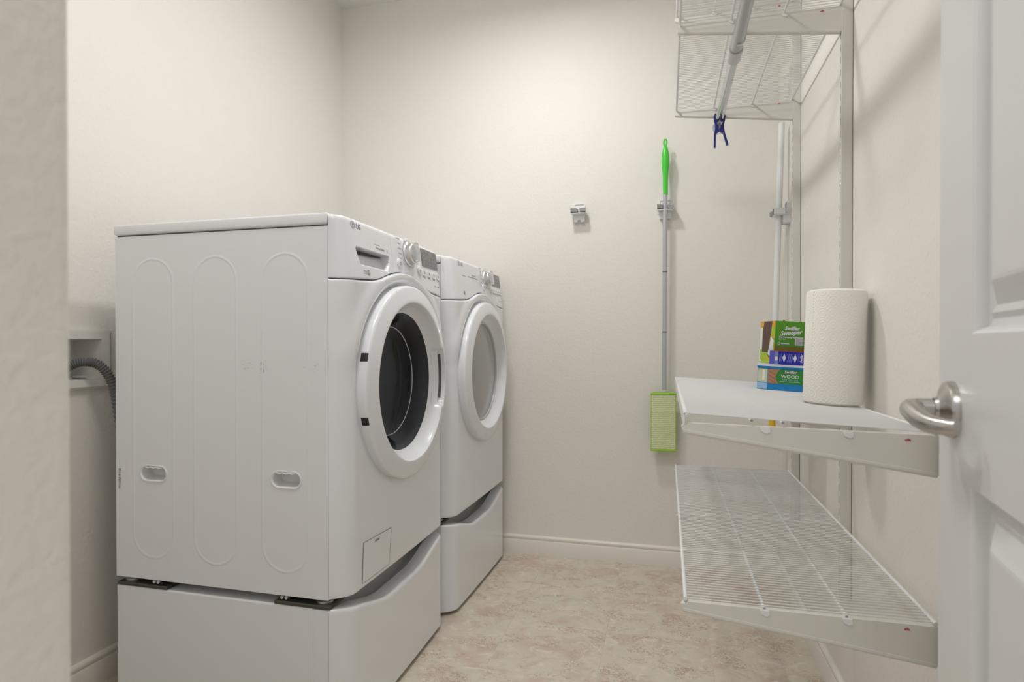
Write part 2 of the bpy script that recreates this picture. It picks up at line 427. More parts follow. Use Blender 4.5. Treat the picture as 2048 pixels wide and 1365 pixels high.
# ------------------------------------------------------------------ door (opened into the room, past 90 degrees)
DW, DT = 0.61, 0.035
hinge = Vector((0.254, 0.305, 0.0))
ddir = Vector((0.156, 0.988, 0)).normalized(); dnor = Vector((-ddir.y, ddir.x, 0))   # dnor faces the room (-X)
DM = frame(hinge, ddir, Vector((0, 0, 1)), dnor)     # local: s from hinge, z, outwards
D = Thing('door_1', hinge, 'white panelled interior door swung open with satin nickel lever', None, kind='structure')
def door_slab():
    b = bmesh.new(); z0, z1 = 0.012, 2.032; st = 0.138
    def V(s, z, d): return b.verts.new((s, z, d))
    for side in (1, -1):
        dsurf = 0 if side == 1 else -DT
        panels = [(0.25, 0.842), (1.012, 1.90)]
        def quad(s0, s1, za, zb):
            vs = [V(s0, za, dsurf), V(s1, za, dsurf), V(s1, zb, dsurf), V(s0, zb, dsurf)]
            b.faces.new(vs if side == 1 else vs[::-1])
        quad(0, st, z0, z1); quad(DW - st, DW, z0, z1)
        zc = [z0] + [z for p in panels for z in p] + [z1]
        for k in range(0, len(zc), 2): quad(st, DW - st, zc[k], zc[k + 1])
        for (za, zb) in panels:
            prof = [(0, 0), (0.003, -0.003), (0.008, -0.0135), (0.016, -0.0155), (0.022, -0.0120), (0.030, -0.0145), (0.054, -0.003), (0.058, -0.0025)]
            rings = []
            for ins, dp in prof:
                rings.append([V(s, z, dsurf + side * dp) for s, z in ((st + ins, za + ins), (DW - st - ins, za + ins), (DW - st - ins, zb - ins), (st + ins, zb - ins))])
            for A, B in zip(rings, rings[1:]):
                for i in range(4):
                    j = (i + 1) % 4; q = (A[i], A[j], B[j], B[i]); b.faces.new(q if side == 1 else q[::-1])
            b.faces.new(rings[-1] if side == 1 else rings[-1][::-1])
    for s in (0, DW):
        b.faces.new([V(s, z0, 0), V(s, z1, 0), V(s, z1, -DT), V(s, z0, -DT)])
    for z in (z0, z1):
        b.faces.new([V(0, z, 0), V(DW, z, 0), V(DW, z, -DT), V(0, z, -DT)])
    bmesh.ops.remove_doubles(b, verts=b.verts[:], dist=1e-5)
    return b
D.part('door_leaf', door_slab(), M['door'], T=DM, smooth=None)
for side in (1, -1):
    fl = frame((DW - 0.068, 0.921, 0 if side == 1 else -DT), (1, 0, 0), (0, 1, 0), (0, 0, 1)) @ Matrix.Diagonal((1, 1, side, 1))
    ros = lathe([(0, 0), (0.0345, 0), (0.0345, 0.005), (0.033, 0.009), (0.028, 0.012), (0.019, 0.0145), (0.015, 0.017), (0.0135, 0.021)], 48)
    lev = D.part('lever_handle', sweep(catmull([(0, 0, 0.012), (0, 0, 0.026), (-0.002, 0.0, 0.039), (-0.013, 0.0, 0.046), (-0.032, -0.003, 0.046), (-0.055, -0.008, 0.043), (-0.078, -0.011, 0.037), (-0.096, -0.011, 0.028), (-0.103, -0.010, 0.020)], 6),
               lambda t: 0.0125 - 0.004 * sstep(0.5, 1, t), 16), M['nickel'], T=DM @ fl, label='satin nickel lever')
    D.part('rosette', ros, M['nickel'], parent=lev, T=DM @ fl)
for hz in (0.25, 1.05, 1.8):
    D.part('hinge', lathe([(0, hz), (0.006, hz), (0.006, hz + 0.09), (0, hz + 0.09)], 12, c=(hinge.x + dnor.x * 0.003, hinge.y - 0.006 + dnor.y * 0.003, 0)), M['nickel'])

# ================================================================== MACHINES
W = 0.686
ZP, ZC, ZT = 0.336, 0.360, 1.330       # pedestal top, cabinet bottom, top
Y0c, Z0c, RO = W / 2, 0.890, 0.287     # door centre and outer radius
def front(u):
    t = (u - W / 2) / (W / 2); e = min(max(u, 0), max(W - u, 0), 0.055)
    return 0.052 - 0.004 * t * t - 0.048 * (1 - e / 0.055) ** 2.2
def zseam(u):
    flat = 1.166 + 0.010 * sstep(0.0, 0.2, u) * (1 - sstep(0.5, W, u))
    dy = u - Y0c; ra = RO + 0.038
    arch = Z0c + math.sqrt(max(0, ra * ra - dy * dy)) if abs(dy) < ra else 0
    k = 0.012
    m = max(flat, arch); d = abs(flat - arch)
    return m + (k * max(0, 1 - d / (3 * k)) ** 2) * 0.6
def er(dist, r):
    if dist >= r: return 0.0
    return r - math.sqrt(max(0, r * r - (r - dist) ** 2))
def spread(a, b_, n, r):
    """n even samples plus extra ones near both ends"""
    e = [0, 0.06, 0.14, 0.25, 0.4, 0.6, 0.8, 1.0]
    out = [a + r * q for q in e] + [a + r + (b_ - a - 2 * r) * k / n for k in range(1, n)] + [b_ - r * q for q in reversed(e)]
    return out
def panel(us, z_lo, z_hi, xf, back, nrow, r_lo, r_hi, hole=None):
    b = bmesh.new(); rows = None; G = []
    for u in us:
        lo, hi = z_lo(u), z_hi(u)
        zs = spread(lo, hi, nrow, 0.02)
        G.append([b.verts.new((xf(u, z) - er(z - lo, r_lo) - er(hi - z, r_hi), u, z)) for z in zs])
    n, m_ = len(G), len(G[0])
    for i in range(n - 1):
        for j in range(m_ - 1):
            q = (G[i][j], G[i + 1][j], G[i + 1][j + 1], G[i][j + 1])
            if hole and all(math.hypot(v.co.y - Y0c, v.co.z - Z0c) < hole for v in q): continue
            b.faces.new(q)
    ring = [G[i][0] for i in range(n)] + [G[-1][j] for j in range(1, m_)] + [G[i][-1] for i in range(n - 2, -1, -1)] + [G[0][j] for j in range(m_ - 2, 0, -1)]
    back_v = [b.verts.new((min(back, v.co.x), v.co.y, v.co.z)) for v in ring]
    for i in range(len(ring)):
        j = (i + 1) % len(ring)
        try: b.faces.new((ring[i], back_v[i], back_v[j], ring[j]))
        except ValueError: pass
    bmesh.ops.delete(b, geom=[v for v in b.verts if not v.link_faces], context='VERTS')
    return b

def stadium(cx, z0, z1, hw, n=14):
    pts = [(cx + hw * math.cos(R(180 * k / n)), z1 - hw + hw * math.sin(R(180 * k / n))) for k in range(n + 1)]
    pts += [(cx + hw * math.cos(R(180 + 180 * k / n)), z0 + hw + hw * math.sin(R(180 + 180 * k / n))) for k in range(n + 1)]
    return pts
def hstad(cx, cz, hl, hh, n=10):
    pts = [(cx + hl - hh + hh * math.cos(R(-90 + 180 * k / n)), cz + hh * math.sin(R(-90 + 180 * k / n))) for k in range(n + 1)]
    pts += [(cx - hl + hh + hh * math.cos(R(90 + 180 * k / n)), cz + hh * math.sin(R(90 + 180 * k / n))) for k in range(n + 1)]
    return pts
XBK = -0.66   # cabinet back, relative to the front seam

def machine(name, X0, Y0, rot, label, cat, washer):
    TM = Matrix.Translation((X0, Y0, 0)) @ Matrix.Rotation(rot, 4, 'Z')
    t = Thing(name, TM @ Vector((XBK / 2, W / 2, ZC)), label, cat)
    P = lambda n, b, m, parent=None, smooth=True, label=None: t.part(n, b, m, parent, TM, smooth, label)
    # ---- cabinet shell: near side plate with two grip openings, far side, back, bottom
    grips = [(-0.533, 0.650), (-0.121, 0.656)]
    zl = 1.297
    cab = prism([[(XBK, ZC), (-0.001, ZC), (-0.001, zl), (XBK, zl)]] + [hstad(gx, gz, 0.041, 0.019) for gx, gz in grips], XZ(0), 0, 0.04)
    box(XBK, -0.001, W - 0.03, W, ZC, zl, 0, bm=cab)
    box(XBK, XBK + 0.03, 0.04, W - 0.03, ZC, zl, 0, bm=cab)
    box(XBK, -0.001, 0.04, W - 0.03, ZC, ZC + 0.03, 0, bm=cab)
    body = P('cabinet', cab, M['sheet'], smooth=None)
    for gx, gz in grips:
        g = bmesh.new()
        lp = [(0.046, 0.0235, 0.000), (0.0455, 0.023, -0.0018), (0.0425, 0.0205, -0.0022), (0.0400, 0.0180, 0.0005), (0.0385, 0.0165, 0.016), (0.034, 0.012, 0.030)]
        rings = []
        for hl, hh, dp in lp:
            rings.append([g.verts.new((p[0], dp, p[1])) for p in hstad(gx, gz, hl, hh)])
        for A, B in zip(rings, rings[1:]):
            for i in range(len(A)):
                j = (i + 1) % len(A); g.faces.new((A[i], A[j], B[j], B[i]))
        g.faces.new(rings[-1])
        gr = P('side_grip', g, M['plastic'], parent=body)
        P('grip_lip', sweep([(gx - 0.027 + 0.009 * k, -0.0004, gz + 0.0175 - 0.0025 * (k % 2)) for k in range(7)], 0.0022, 8), M['plastic'], parent=gr)
    for cx in (-0.534, -0.334, -0.124):
        sect = [(-1, -0.02), (-0.6, 0.1), (-0.3, 0.55), (0, 0.75), (0.3, 0.55), (0.6, 0.1), (1, -0.02), (0.9, -0.1), (-0.9, -0.1)]
        st = stadium(cx, 0.420, 1.232, 0.066)
        b = bmesh.new(); rings = []
        n = len(st)
        for i in range(n):
            p = Vector((st[i][0], 0, st[i][1])); q = Vector((st[(i + 1) % n][0], 0, st[(i + 1) % n][1])); o_ = Vector((st[i - 1][0], 0, st[i - 1][1]))
            tn = (q - o_).normalized(); nr = Vector((tn.z, 0, -tn.x))
            rings.append([b.verts.new(p + nr * (s[0] * 0.006) + Vector((0, -s[1] * 0.0012, 0))) for s in sect])
        for i in range(n):
            A, B = rings[i], rings[(i + 1) % n]
            for k in range(len(sect)): b.faces.new((A[k], A[(k + 1) % len(sect)], B[(k + 1) % len(sect)], B[k]))
        P('pressed_rib', b, M['sheet'], parent=body)
    if washer:
        # rating sticker near the rear edge, scuffs in the middle of the side
        stk = P('sticker', box(XBK + 0.008, XBK + 0.020, -0.0006, 0.001, 0.602, 0.660), M['white_print'], parent=body, smooth=None)
        b = None
        for k in range(19):
            h = random.choice((0.0009, 0.0014, 0.002)); z = 0.604 + k * 0.0029
            b = box(XBK + 0.009, XBK + 0.0185 - 0.004 * random.random(), -0.0010, -0.0004, z, z + h, bm=b)
        P('sticker_print', b, M['print'], parent=stk, smooth=None)
        b = None
        for k in range(46):
            x = random.choice((-0.257 + 0.1 * random.random(), -0.075 + 0.07 * random.random(), -0.2 + 0.012 * random.random()))
            z = 0.925 + 0.028 * random.random(); l = 0.001 + 0.005 * random.random(); h = 0.0004 + 0.0006 * random.random()
            if x > -0.195 and x < -0.185: h = 0.004
            b = box(x, x + l, -0.00035, 0.0002, z, z + h, bm=b)
        P('scuff_marks', b, M['printlight'], parent=body, smooth=None)
    # ---- lid
    P('lid', box(XBK - 0.003, -0.0015, -0.004, W + 0.004, zl + 0.0035, ZT, 0.006, 3), M['enamel'])
    P('lid_gap', box(XBK + 0.004, -0.004, 0.004, W - 0.004, zl - 0.001, zl + 0.004), M['slot'], smooth=None)
    # ---- front panel, dished around the porthole
    def xlow(u, z):
        r = math.hypot(u - Y0c, z - Z0c)
        up = sstep(0.02, 0.12, z - Z0c)
        return front(u) - 0.013 * (1 - sstep(RO - 0.004, RO + 0.016, r)) * (0.35 + 0.65 * up) + 0.007 * up * sstep(RO + 0.008, RO + 0.022, r) * (1 - sstep(RO + 0.034, RO + 0.075, r))
    us = spread(0, W, 84, 0.03)
    P('front_panel', panel(us, lambda u: ZC + 0.001, lambda u: zseam(u) - 0.0012, xlow, 0.003, 76, 0.010, 0.006, hole=0.235), M['enamel'])
    P('front_gap', join(box(-0.02, 0.0015, 0.006, W - 0.006, ZC + 0.004, 0.62), box(-0.02, 0.0005, 0.006, W - 0.006, 1.14, ZT - 0.05)), M['slot'], smooth=None)
    # ---- console
    def xtop(u, z):
        return front(u) - 0.022 * (z - 1.166) / 0.164 * min(1.0, front(u) / 0.026)
    US = 0.276 if washer else None
    def cons(ua, ub, disp=None, n=60, nrow=40):
        us_ = [ua + (ub - ua) * k / n for k in range(n + 1)]
        if ua < 0.01: us_ = sorted(set(us_ + [0.0015, 0.004, 0.007, 0.011, 0.015, 0.02]))
        if ub > W - 0.01: us_ = sorted(set(us_ + [W - q for q in (0.0015, 0.004, 0.007, 0.011, 0.015, 0.02)]))
        return panel(us_, lambda u: zseam(u) + 0.0012, lambda u: ZT, lambda u, z: xtop(u, z) - (disp(u, z) if disp else 0), 0.001, nrow, 0.004, 0.013)
    def onp(u, z, lift=0.0004):
        e = 0.002
        p = Vector((xtop(u, z), u, z)); tu = Vector((xtop(u + e, z) - xtop(u - e, z), 2 * e, 0)).normalized()
        tz = Vector((-0.022 / 0.164, 0, 1)).normalized(); n = tu.cross(tz).normalized(); tz = n.cross(tu)
        return frame(p + n * lift, tu, tz, n)
    def put(n, b, m, u, z, lift=0.0004, parent=None, smooth=None, label=None):
        b.transform(onp(u, z, lift)); return P(n, b, m, parent, smooth, label)
    flat = lambda x0, x1, y0, y1, r=0.001, h=0.0004: prism([rrect(x0, x1, y0, y1, r, 3)], lambda a, c, d: (a, c, d), 0, h)
    def marks(lst, par, m='printlight'):
        b = None
        for (u, z, l, h) in lst:
            q = flat(-l / 2, l / 2, -h / 2, h / 2, min(l, h) * 0.3, 0.0003); q.transform(onp(u, z, 0.0002)); b = join(b, q)
        P('printed_marks', b, M[m], par, None)
    if washer:
        def pocket(u, z):
            zt = 1.252 + 0.002 * (u - 0.09) / 0.16; zb = 1.212
            if not (0.06 < u < 0.27 and 1.2 < z < 1.26): return 0
            s = (u - 0.084) / (0.252 - 0.084)
            ul = 0.070 + 0.016 * max(0, (zt - z) / (zt - zb)) ** 1.5; ur = 0.253 - 0.014 * max(0, (zt - z) / (zt - zb)) ** 2
            mk = sstep(ul - 0.002, ul + 0.0025, u) * (1 - sstep(ur - 0.0025, ur + 0.002, u)) * sstep(zb - 0.004, zb + 0.004, z) * (1 - sstep(zt - 0.0015, zt + 0.0015, z))
            return mk * (0.012 + 0.018 * (z - zb) / (zt - zb))
        dr = P('detergent_drawer', cons(0, US - 0.0008, pocket, 110, 90), M['enamel'])
        cp = P('control_panel', cons(US + 0.0008, W), M['enamel'])
        b = bmesh.new()
        put('drawer_slit', prism([[(-0.094, 0.003), (0.082, 0.003), (0.070, 0.0), (0.02, -0.004), (-0.03, -0.006), (-0.094, -0.006)]], lambda a, c, d: (a, c, d), 0, 0.0006), M['black'], 0.168, 1.2505, -0.022, dr)
        put('drawer_ledge', flat(-0.097, 0.083, -0.0012, 0.0012, 0.001, 0.0010), M['plastic'], 0.168, 1.2565, 0.0, dr)
        lu, lz = 0.066, 1.311
        put('lettering', text('Direct Drive', 0.0105, 0.0002, sx=0.95), M['print'], 0.205, 1.268, 0.0003, dr)
        marks([(0.19, 1.2775, 0.03, 0.0016), (0.248, 1.268, 0.006, 0.010), (0.104, 1.196, 0.018, 0.0015), (0.104, 1.192, 0.018, 0.0012), (0.104, 1.188, 0.018, 0.0015)], dr)
        put('emblem', prism([circ(0, 0, 0.0075, 16), circ(0.001, 0.001, 0.003, 10)], lambda a, c, d: (a, c, d), 0, 0.0004), M['print'], 0.122, 1.192, 0.0003, dr)
        ku, kz = 0.398, 1.283
        lcd = (0.50, 0.640, 1.258, 1.318); btn = [0.508 + 0.042 * k for k in range(4)]; bz = 1.236
        rb = [(0.322, 1.243), (0.470, 1.238)]
    else:
        cp = P('control_panel', cons(0, W, None, 100), M['enamel']); dr = cp
        lu, lz = 0.105, 1.311
        put('lettering', text('SENSOR DRY', 0.009, 0.0002), M['printlight'], 0.262, 1.279, 0.0003, cp)
        marks([(0.245, 1.270, 0.11, 0.003), (0.145, 1.268, 0.035, 0.002)], cp, 'print')
        put('emblem', prism([circ(0, 0, 0.0075, 16), circ(0, 0, 0.0035, 10)], lambda a, c, d: (a, c, d), 0, 0.0004), M['print'], 0.128, 1.200, 0.0003, cp)
        ku, kz = 0.422, 1.285
        lcd = (0.515, 0.640, 1.262, 1.320); btn = [0.518 + 0.034 * k for k in range(4)]; bz = 1.240
        rb = [(0.375, 1.243), (0.480, 1.240)]
    put('lettering', text('LG', 0.019, 0.0003, bold=0.0003), M['print'], lu + 0.029, lz - 0.001, 0.0004, dr)
    lg = prism([circ(0, 0, 0.0098, 28), circ(0, 0, 0.0086, 28)], lambda a, c, d: (a, c, d), 0, 0.0005)
    prism([[(-0.0007, 0.0045), (0.0007, 0.0045), (0.0007, -0.004), (0.004, -0.004), (0.004, -0.0052), (-0.0007, -0.0052)]], lambda a, c, d: (a, c, d), 0, 0.0005, bm=lg)
    prism([circ(-0.004, 0.0035, 0.0012, 8)], lambda a, c, d: (a, c, d), 0, 0.0005, bm=lg)
    put('logo', lg, M['print'], lu, lz, 0.0004, dr)
    # knob: skirt, domed silver ring, pointer grip
    put('knob_surround', lathe([(0.050, 0), (0.050, 0.0012), (0.047, 0.0018), (0.047, 0)], 48), M['plastic'], ku, kz, 0, cp, True)
    kb = put('knob', lathe([(0.042, 0), (0.042, 0.003), (0.039, 0.010), (0.035, 0.015), (0.032, 0.017), (0.031, 0.022), (0.029, 0.0245), (0, 0.0255)], 48), M['chrome'], ku, kz, 0, cp, True)
    put('knob_grip', prism([rrect(-0.010, 0.010, -0.0295, 0.0295, 0.006, 4)], lambda a, c, d: (a, c, d), 0.015, 0.034), M['chrome'], ku, kz, 0, kb, True)
    put('knob_pointer', flat(-0.006, 0.006, 0.016, 0.019, 0.001, 0.0007), M['white_print'], ku, kz, 0.034, kb)
    # cycle names around the knob, illegible at this size
    ml = []
    for k in range(6):
        for sd in (-1, 1):
            z_ = kz + 0.038 - 0.015 * k; l_ = 0.018 + 0.006 * ((k * 7 + sd) % 3) / 2
            ml.append((ku + sd * (0.056 + 0.004 * abs(k - 2.5)) + (0 if sd > 0 else -0.002), z_, l_ * (1 if sd < 0 else 0.55), 0.0028))
    ml += [(ku, kz + 0.0505, 0.022, 0.0024)]
    marks([q for q in ml if (q[0] > (US or 0) + 0.018 and q[1] < 1.324)], cp)
    # display
    dp = put('display', flat(lcd[0] - 0.57, lcd[1] - 0.57, lcd[2] - 1.29, lcd[3] - 1.29, 0.003, 0.0012), M['lcd'], 0.57, 1.29, 0.0002, cp)
    b = None
    for r_ in range(4):
        for c_ in range(5):
            if random.random() < 0.12: continue
            x = lcd[0] - 0.57 + 0.006 + c_ * (lcd[1] - lcd[0] - 0.01) / 5; y = lcd[2] - 1.29 + 0.006 + r_ * (lcd[3] - lcd[2] - 0.008) / 4
            b = join(b, flat(x, x + 0.018, y, y + 0.0075, 0.001, 0.0003))
    put('display_print', b, M['lcdseg'], 0.57, 1.29, 0.0015, dp)
    for u in btn:
        if u > W - 0.03: continue
        bt = put('button', flat(-0.014, 0.014, -0.010, 0.010, 0.004, 0.0028), M['plastic'], u, bz, 0, cp)
        b = flat(-0.008, 0.008, -0.015, -0.0125, 0.0008, 0.0004); join(b, flat(-0.006, 0.006, -0.002, 0.0, 0.0005, 0.0032)); join(b, flat(-0.005, 0.003, 0.002, 0.004, 0.0005, 0.0032))
        put('button_print', b, M['print'], u, bz, 0.0003, bt)
    for (u, z) in rb:
        bt = put('round_button', lathe([(0.0155, 0), (0.0155, 0.003), (0.013, 0.0042), (0, 0.0036)], 28), M['plastic'], u, z, 0, cp, True)
        put('button_print', prism([circ(0, 0.0, 0.005, 14), circ(0, 0, 0.0038, 14)], lambda a, c, d: (a, c, d), 0.0036, 0.0044), M['print'], u, z, 0, bt)
    marks([(0.60, 1.20, 0.012, 0.003), (0.628, 1.20, 0.016, 0.003)], cp, 'print')
    # ---- porthole door
    xf = 0.052
    def hand(r, a):
        a = (a + math.pi) % (2 * math.pi) - math.pi
        if not washer: return 0
        zz = r * math.sin(a)
        return -0.022 * (1 - sstep(0.088, 0.098, abs(zz))) * sstep(0.215, 0.231, r) * (1 - sstep(0.2555, 0.2615, r)) * (1 if abs(a) < 0.8 else 0)
    if washer:
        prof = [(0.262, -0.03), (RO, -0.03), (RO, 0.0145), (RO - 0.0012, 0.0188), (RO - 0.004, 0.0218), (RO - 0.009, 0.0234), (0.2645, 0.0268), (0.2615, 0.0276), (0.2585, 0.0284), (0.2555, 0.0292), (0.250, 0.0306), (0.244, 0.0320), (0.239, 0.0330), (0.2365, 0.0326), (0.2345, 0.0305), (0.2325, 0.0255), (0.228, 0.0135), (0.225, 0.0085), (0.221, 0.0035), (0.215, -0.003), (0.209, -0.008), (0.206, -0.010)]
        gr_ = 0.206
    else:
        prof = [(0.262, -0.03), (RO, -0.03), (RO, 0.0145), (RO - 0.0012, 0.0188), (RO - 0.004, 0.0218), (RO - 0.009, 0.0234), (0.262, 0.0272), (0.250, 0.0300), (0.240, 0.0322), (0.2365, 0.0318), (0.234, 0.0290), (0.226, 0.0145), (0.216, 0.003), (0.208, -0.004), (0.203, -0.007)]
        gr_ = 0.203
    cdoor = (xf, Y0c, Z0c)
    ring = P('porthole_door', lathe(prof, 160, 'X', cdoor, hand), M['enamel'])
    if washer:
        P('gasket', lathe([(0.215, -0.012), (0.205, -0.012), (0.199, -0.020), (0.194, -0.05), (0.200, -0.10), (0.235, -0.12)], 96, 'X', cdoor), M['rubber'], parent=ring)
        P('glass_bowl', lathe([(0.207, -0.010), (0.199, -0.017), (0.185, -0.033), (0.165, -0.052), (0.135, -0.066), (0.09, -0.074), (0.05, -0.076), (0, -0.077)], 96, 'X', cdoor), M['glass'], parent=ring)
        P('bowl_edge', lathe([(0.166, -0.0515), (0.1645, -0.0508), (0.163, -0.0525)], 96, 'X', cdoor), M['greyplastic'], parent=ring)
        drum = P('drum', lathe([(0.205, -0.125), (0.245, -0.135), (0.25, -0.16), (0.25, -0.5), (0.24, -0.52), (0, -0.52)], 72, 'X', cdoor), M['drum'])
        for k in range(3):
            a = R(40 + 120 * k); ca, sa = math.cos(a), math.sin(a)
            b = prism([[(-0.035, 0.0), (0.035, 0.0), (0.012, -0.06), (-0.012, -0.06)]], lambda p, q, d: (d, Y0c + (0.25 + q) * ca - p * sa, Z0c + (0.25 + q) * sa + p * ca), xf - 0.5, xf - 0.17)
            P('drum_lifter', b, M['pocket'], parent=drum)
        # handle slot at the far side, hinge caps at the near side
        P('handle_slot', sweep([(xf + 0.0125, Y0c + 0.2572 * math.cos(a), Z0c + 0.2572 * math.sin(a)) for a in [R(-16 + 2.1 * k) for k in range(17)]], 0.001, sect=[(-2.5, -8), (2.5, -8), (2.5, 8), (-2.5, 8)]), M['slot'], parent=ring, smooth=None)
        for dz in (0.079, -0.085):
            a = math.pi - math.asin(dz / RO); hb = bmesh.new()
            hb = lathe([(RO - 0.002, 0.0202), (RO - 0.0004, 0.0170), (RO + 0.0006, 0.0135), (RO + 0.0006, 0.0005)], 160, 'X', cdoor)
            bmesh.ops.delete(hb, geom=[f for f in hb.faces if not (abs(f.calc_center_median().z - Z0c - dz) < 0.0112 and f.calc_center_median().y < Y0c)], context='FACES')
            hb.transform(Matrix.Translation((0.0006, 0, 0)))
            P('hinge_cap', hb, M['black'], parent=ring, label='black hinge cap')
    else:
        P('window', lathe([(0.204, -0.008), (0.203, -0.010), (0.17, -0.006), (0.1, -0.001), (0, 0.001)], 96, 'X', cdoor), M['smoked'], parent=ring, label='grey smoked window')
        P('window_rim', lathe([(0.2045, -0.004), (0.198, -0.003), (0.196, -0.010)], 96, 'X', cdoor), M['greyplastic'], parent=ring)
    if washer:
        # drain filter cover low on the front: outline proud of the panel
        hb = bmesh.new(); lp = [(0.078, 0.378), (0.228, 0.376), (0.242, 0.476), (0.084, 0.482)]
        def fx(u, z): return front(u)
        n = 16; G = []
        for i in range(n + 1):
            row = []
            for j in range(9):
                s, q = i / n, j / 8
                lo = Vector(lp[0]).lerp(Vector(lp[1]), s); hi = Vector(lp[3]).lerp(Vector(lp[2]), s); p = lo.lerp(hi, q)
                row.append(hb.verts.new((front(p.x) + 0.0012, p.x, p.y)))
            G.append(row)
        for i in range(n):
            for j in range(8): hb.faces.new((G[i][j], G[i + 1][j], G[i + 1][j + 1], G[i][j + 1]))
        hatch = P('filter_cover', hb, M['enamel'])
        ed = []
        for k in range(4):
            A, B = Vector(lp[k]), Vector(lp[(k + 1) % 4])
            for i in range(12): ed.append(A.lerp(B, i / 12))
        P('cover_seam', sweep([(front(p.x) + 0.0009, p.x, p.y) for p in ed], 0.0009, 6, closed=True), M['print'], parent=hatch)
        P('cover_notch', box(front(0.15), front(0.15) + 0.0022, 0.145, 0.170, 0.4655, 0.4705), M['print'], parent=hatch, smooth=None)
        # small product sticker on the far edge of the front
        st_ = P('sticker', prism([[(0.660, 1.075), (0.6745, 1.075), (0.6745, 1.135), (0.660, 1.135)]], lambda a, b_, d: (front(a) + d - 0.003, a, b_), -0.002, 0.0036), M['greyplastic'], smooth=None)
    return t

def pedestal(name, X0, Y0, rot, label):
    TM = Matrix.Translation((X0, Y0, 0)) @ Matrix.Rotation(rot, 4, 'Z')
    t = Thing(name, TM @ Vector((XBK / 2, W / 2, 0)), label, 'pedestal')
    P = lambda n, b, m, parent=None, smooth=True, label=None: t.part(n, b, m, parent, TM, smooth, label)
    b = box(XBK, -0.045, 0, W, 0.014, ZP, 0.004, 2)
    box(-0.046, -0.001, 0, 0.010, 0.014, ZP - 0.002, 0.002, 1, bm=b); box(-0.046, -0.001, W - 0.010, W, 0.014, ZP - 0.002, 0.002, 1, bm=b)
    box(-0.046, -0.004, 0.010, W - 0.010, 0.014, 0.20, 0, bm=b)
    P('body', b, M['sheet'], smooth=None)
    def zt(u):
        t_ = abs((u - W / 2) / (W / 2)); return ZP - 0.001 - 0.050 * (1 - sstep(0.25, 0.97, t_))
    us = spread(0, W, 60, 0.03)
    P('drawer_front', panel(us, lambda u: 0.012, zt, lambda u, z: front(u), -0.004 + 0.006, 24, 0.006, 0.010), M['enamel'])
    # underside grip surface behind the dipped drawer edge
    gb = bmesh.new(); G = []
    for k in range(25):
        u = 0.012 + (W - 0.024) * k / 24
        G.append([gb.verts.new((0.002, u, zt(u) - 0.004)), gb.verts.new((-0.012, u, zt(u) - 0.022)), gb.verts.new((-0.040, u, zt(u) - 0.030)), gb.verts.new((-0.044, u, ZP - 0.002))])
    for A, B in zip(G, G[1:]):
        for j in range(3): gb.faces.new((A[j], B[j], B[j + 1], A[j + 1]))
    P('drawer_grip', gb, M['greyplastic'])
    for (xa, xb, bx, sgn) in ((XBK + 0.003, XBK + 0.170, XBK + 0.128, 1), (-0.158, 0.003, -0.132, -1)):
        for (ya, yb, near) in ((-0.001, 0.075, 1), (W - 0.075, W + 0.001, 0)):
            pl = P('mounting_plate', box(xa, xb, ya, yb, ZP, ZP + 0.009, 0.002, 1), M['plate'])
            fx = xa + 0.03 if sgn > 0 else xb - 0.03; fy = ya + 0.03 if near else yb - 0.03
            P('levelling_foot', lathe([(0.022, ZP + 0.009), (0.022, ZP + 0.014), (0.010, ZP + 0.016), (0.010, ZC - 0.0005)], 20, c=(fx, fy, 0)), M['bolt'], parent=pl)
            if near:
                P('plate_tab', box(bx - 0.014, bx + 0.014, 0.010, 0.014, ZP + 0.008, ZC - 0.002, 0.001, 1), M['plate'], parent=pl)
                for dx in (-0.0065, 0.0065):
                    P('bolt', lathe([(0, 0.004), (0.004, 0.0045), (0.0055, 0.007), (0.0055, 0.0105)], 12, 'Y', (bx + dx, 0, ZP + 0.016)), M['bolt'], parent=pl)
    for fx in (XBK + 0.05, -0.04):
        for fy in (0.04, W - 0.04):
            P('foot', lathe([(0.018, 0.0), (0.02, 0.002), (0.02, 0.008), (0.012, 0.010), (0.012, 0.016)], 16, c=(fx, fy, 0)), M['rubber'])
    return t

WX, WY, DXm, DYm, DROT = -0.816, 1.328, -0.802, 2.058, R(-1.0)
pedestal('drawer_pedestal', WX, WY, 0, 'white bow-fronted drawer pedestal under the nearer machine')
pedestal('drawer_pedestal', DXm, DYm, DROT, 'white bow-fronted drawer pedestal under the machine by the back wall')
machine('washing_machine', WX, WY, 0, 'white front-load washer with dark glass porthole, nearest the camera', 'washer', True)
machine('dryer', DXm, DYm, DROT, 'white front-load dryer with smoked grey porthole, beside the back wall', 'dryer', False)

# ------------------------------------------------------------------ outlet box and drain hose on the left wall
o_ = Thing('outlet_box', (XL, 1.30, 0.87), 'white recessed laundry outlet box framed in the left wall behind the washer', 'outlet box')
fr = prism([rrect(1.187, 1.441, 0.872, 1.045, 0.004, 2), [(OB[0], OB[2]), (OB[0], OB[3]), (OB[1], OB[3]), (OB[1], OB[2])]], YZ(XL), 0, 0.010)
prism([rrect(1.193, 1.435, 0.878, 1.039, 0.004, 2), [(OB[0], OB[2]), (OB[0], OB[3]), (OB[1], OB[3]), (OB[1], OB[2])]], YZ(XL), 0.010, 0.014, bm=fr)
o_.part('frame', fr, M['trimwhite'], smooth=None)
b = bmesh.new()
q0 = [b.verts.new((XL + 0.012, y, z)) for y, z in ((OB[0] + .0005, OB[2] + .0005), (OB[1] - .0005, OB[2] + .0005), (OB[1] - .0005, OB[3] - .0005), (OB[0] + .0005, OB[3] - .0005))]
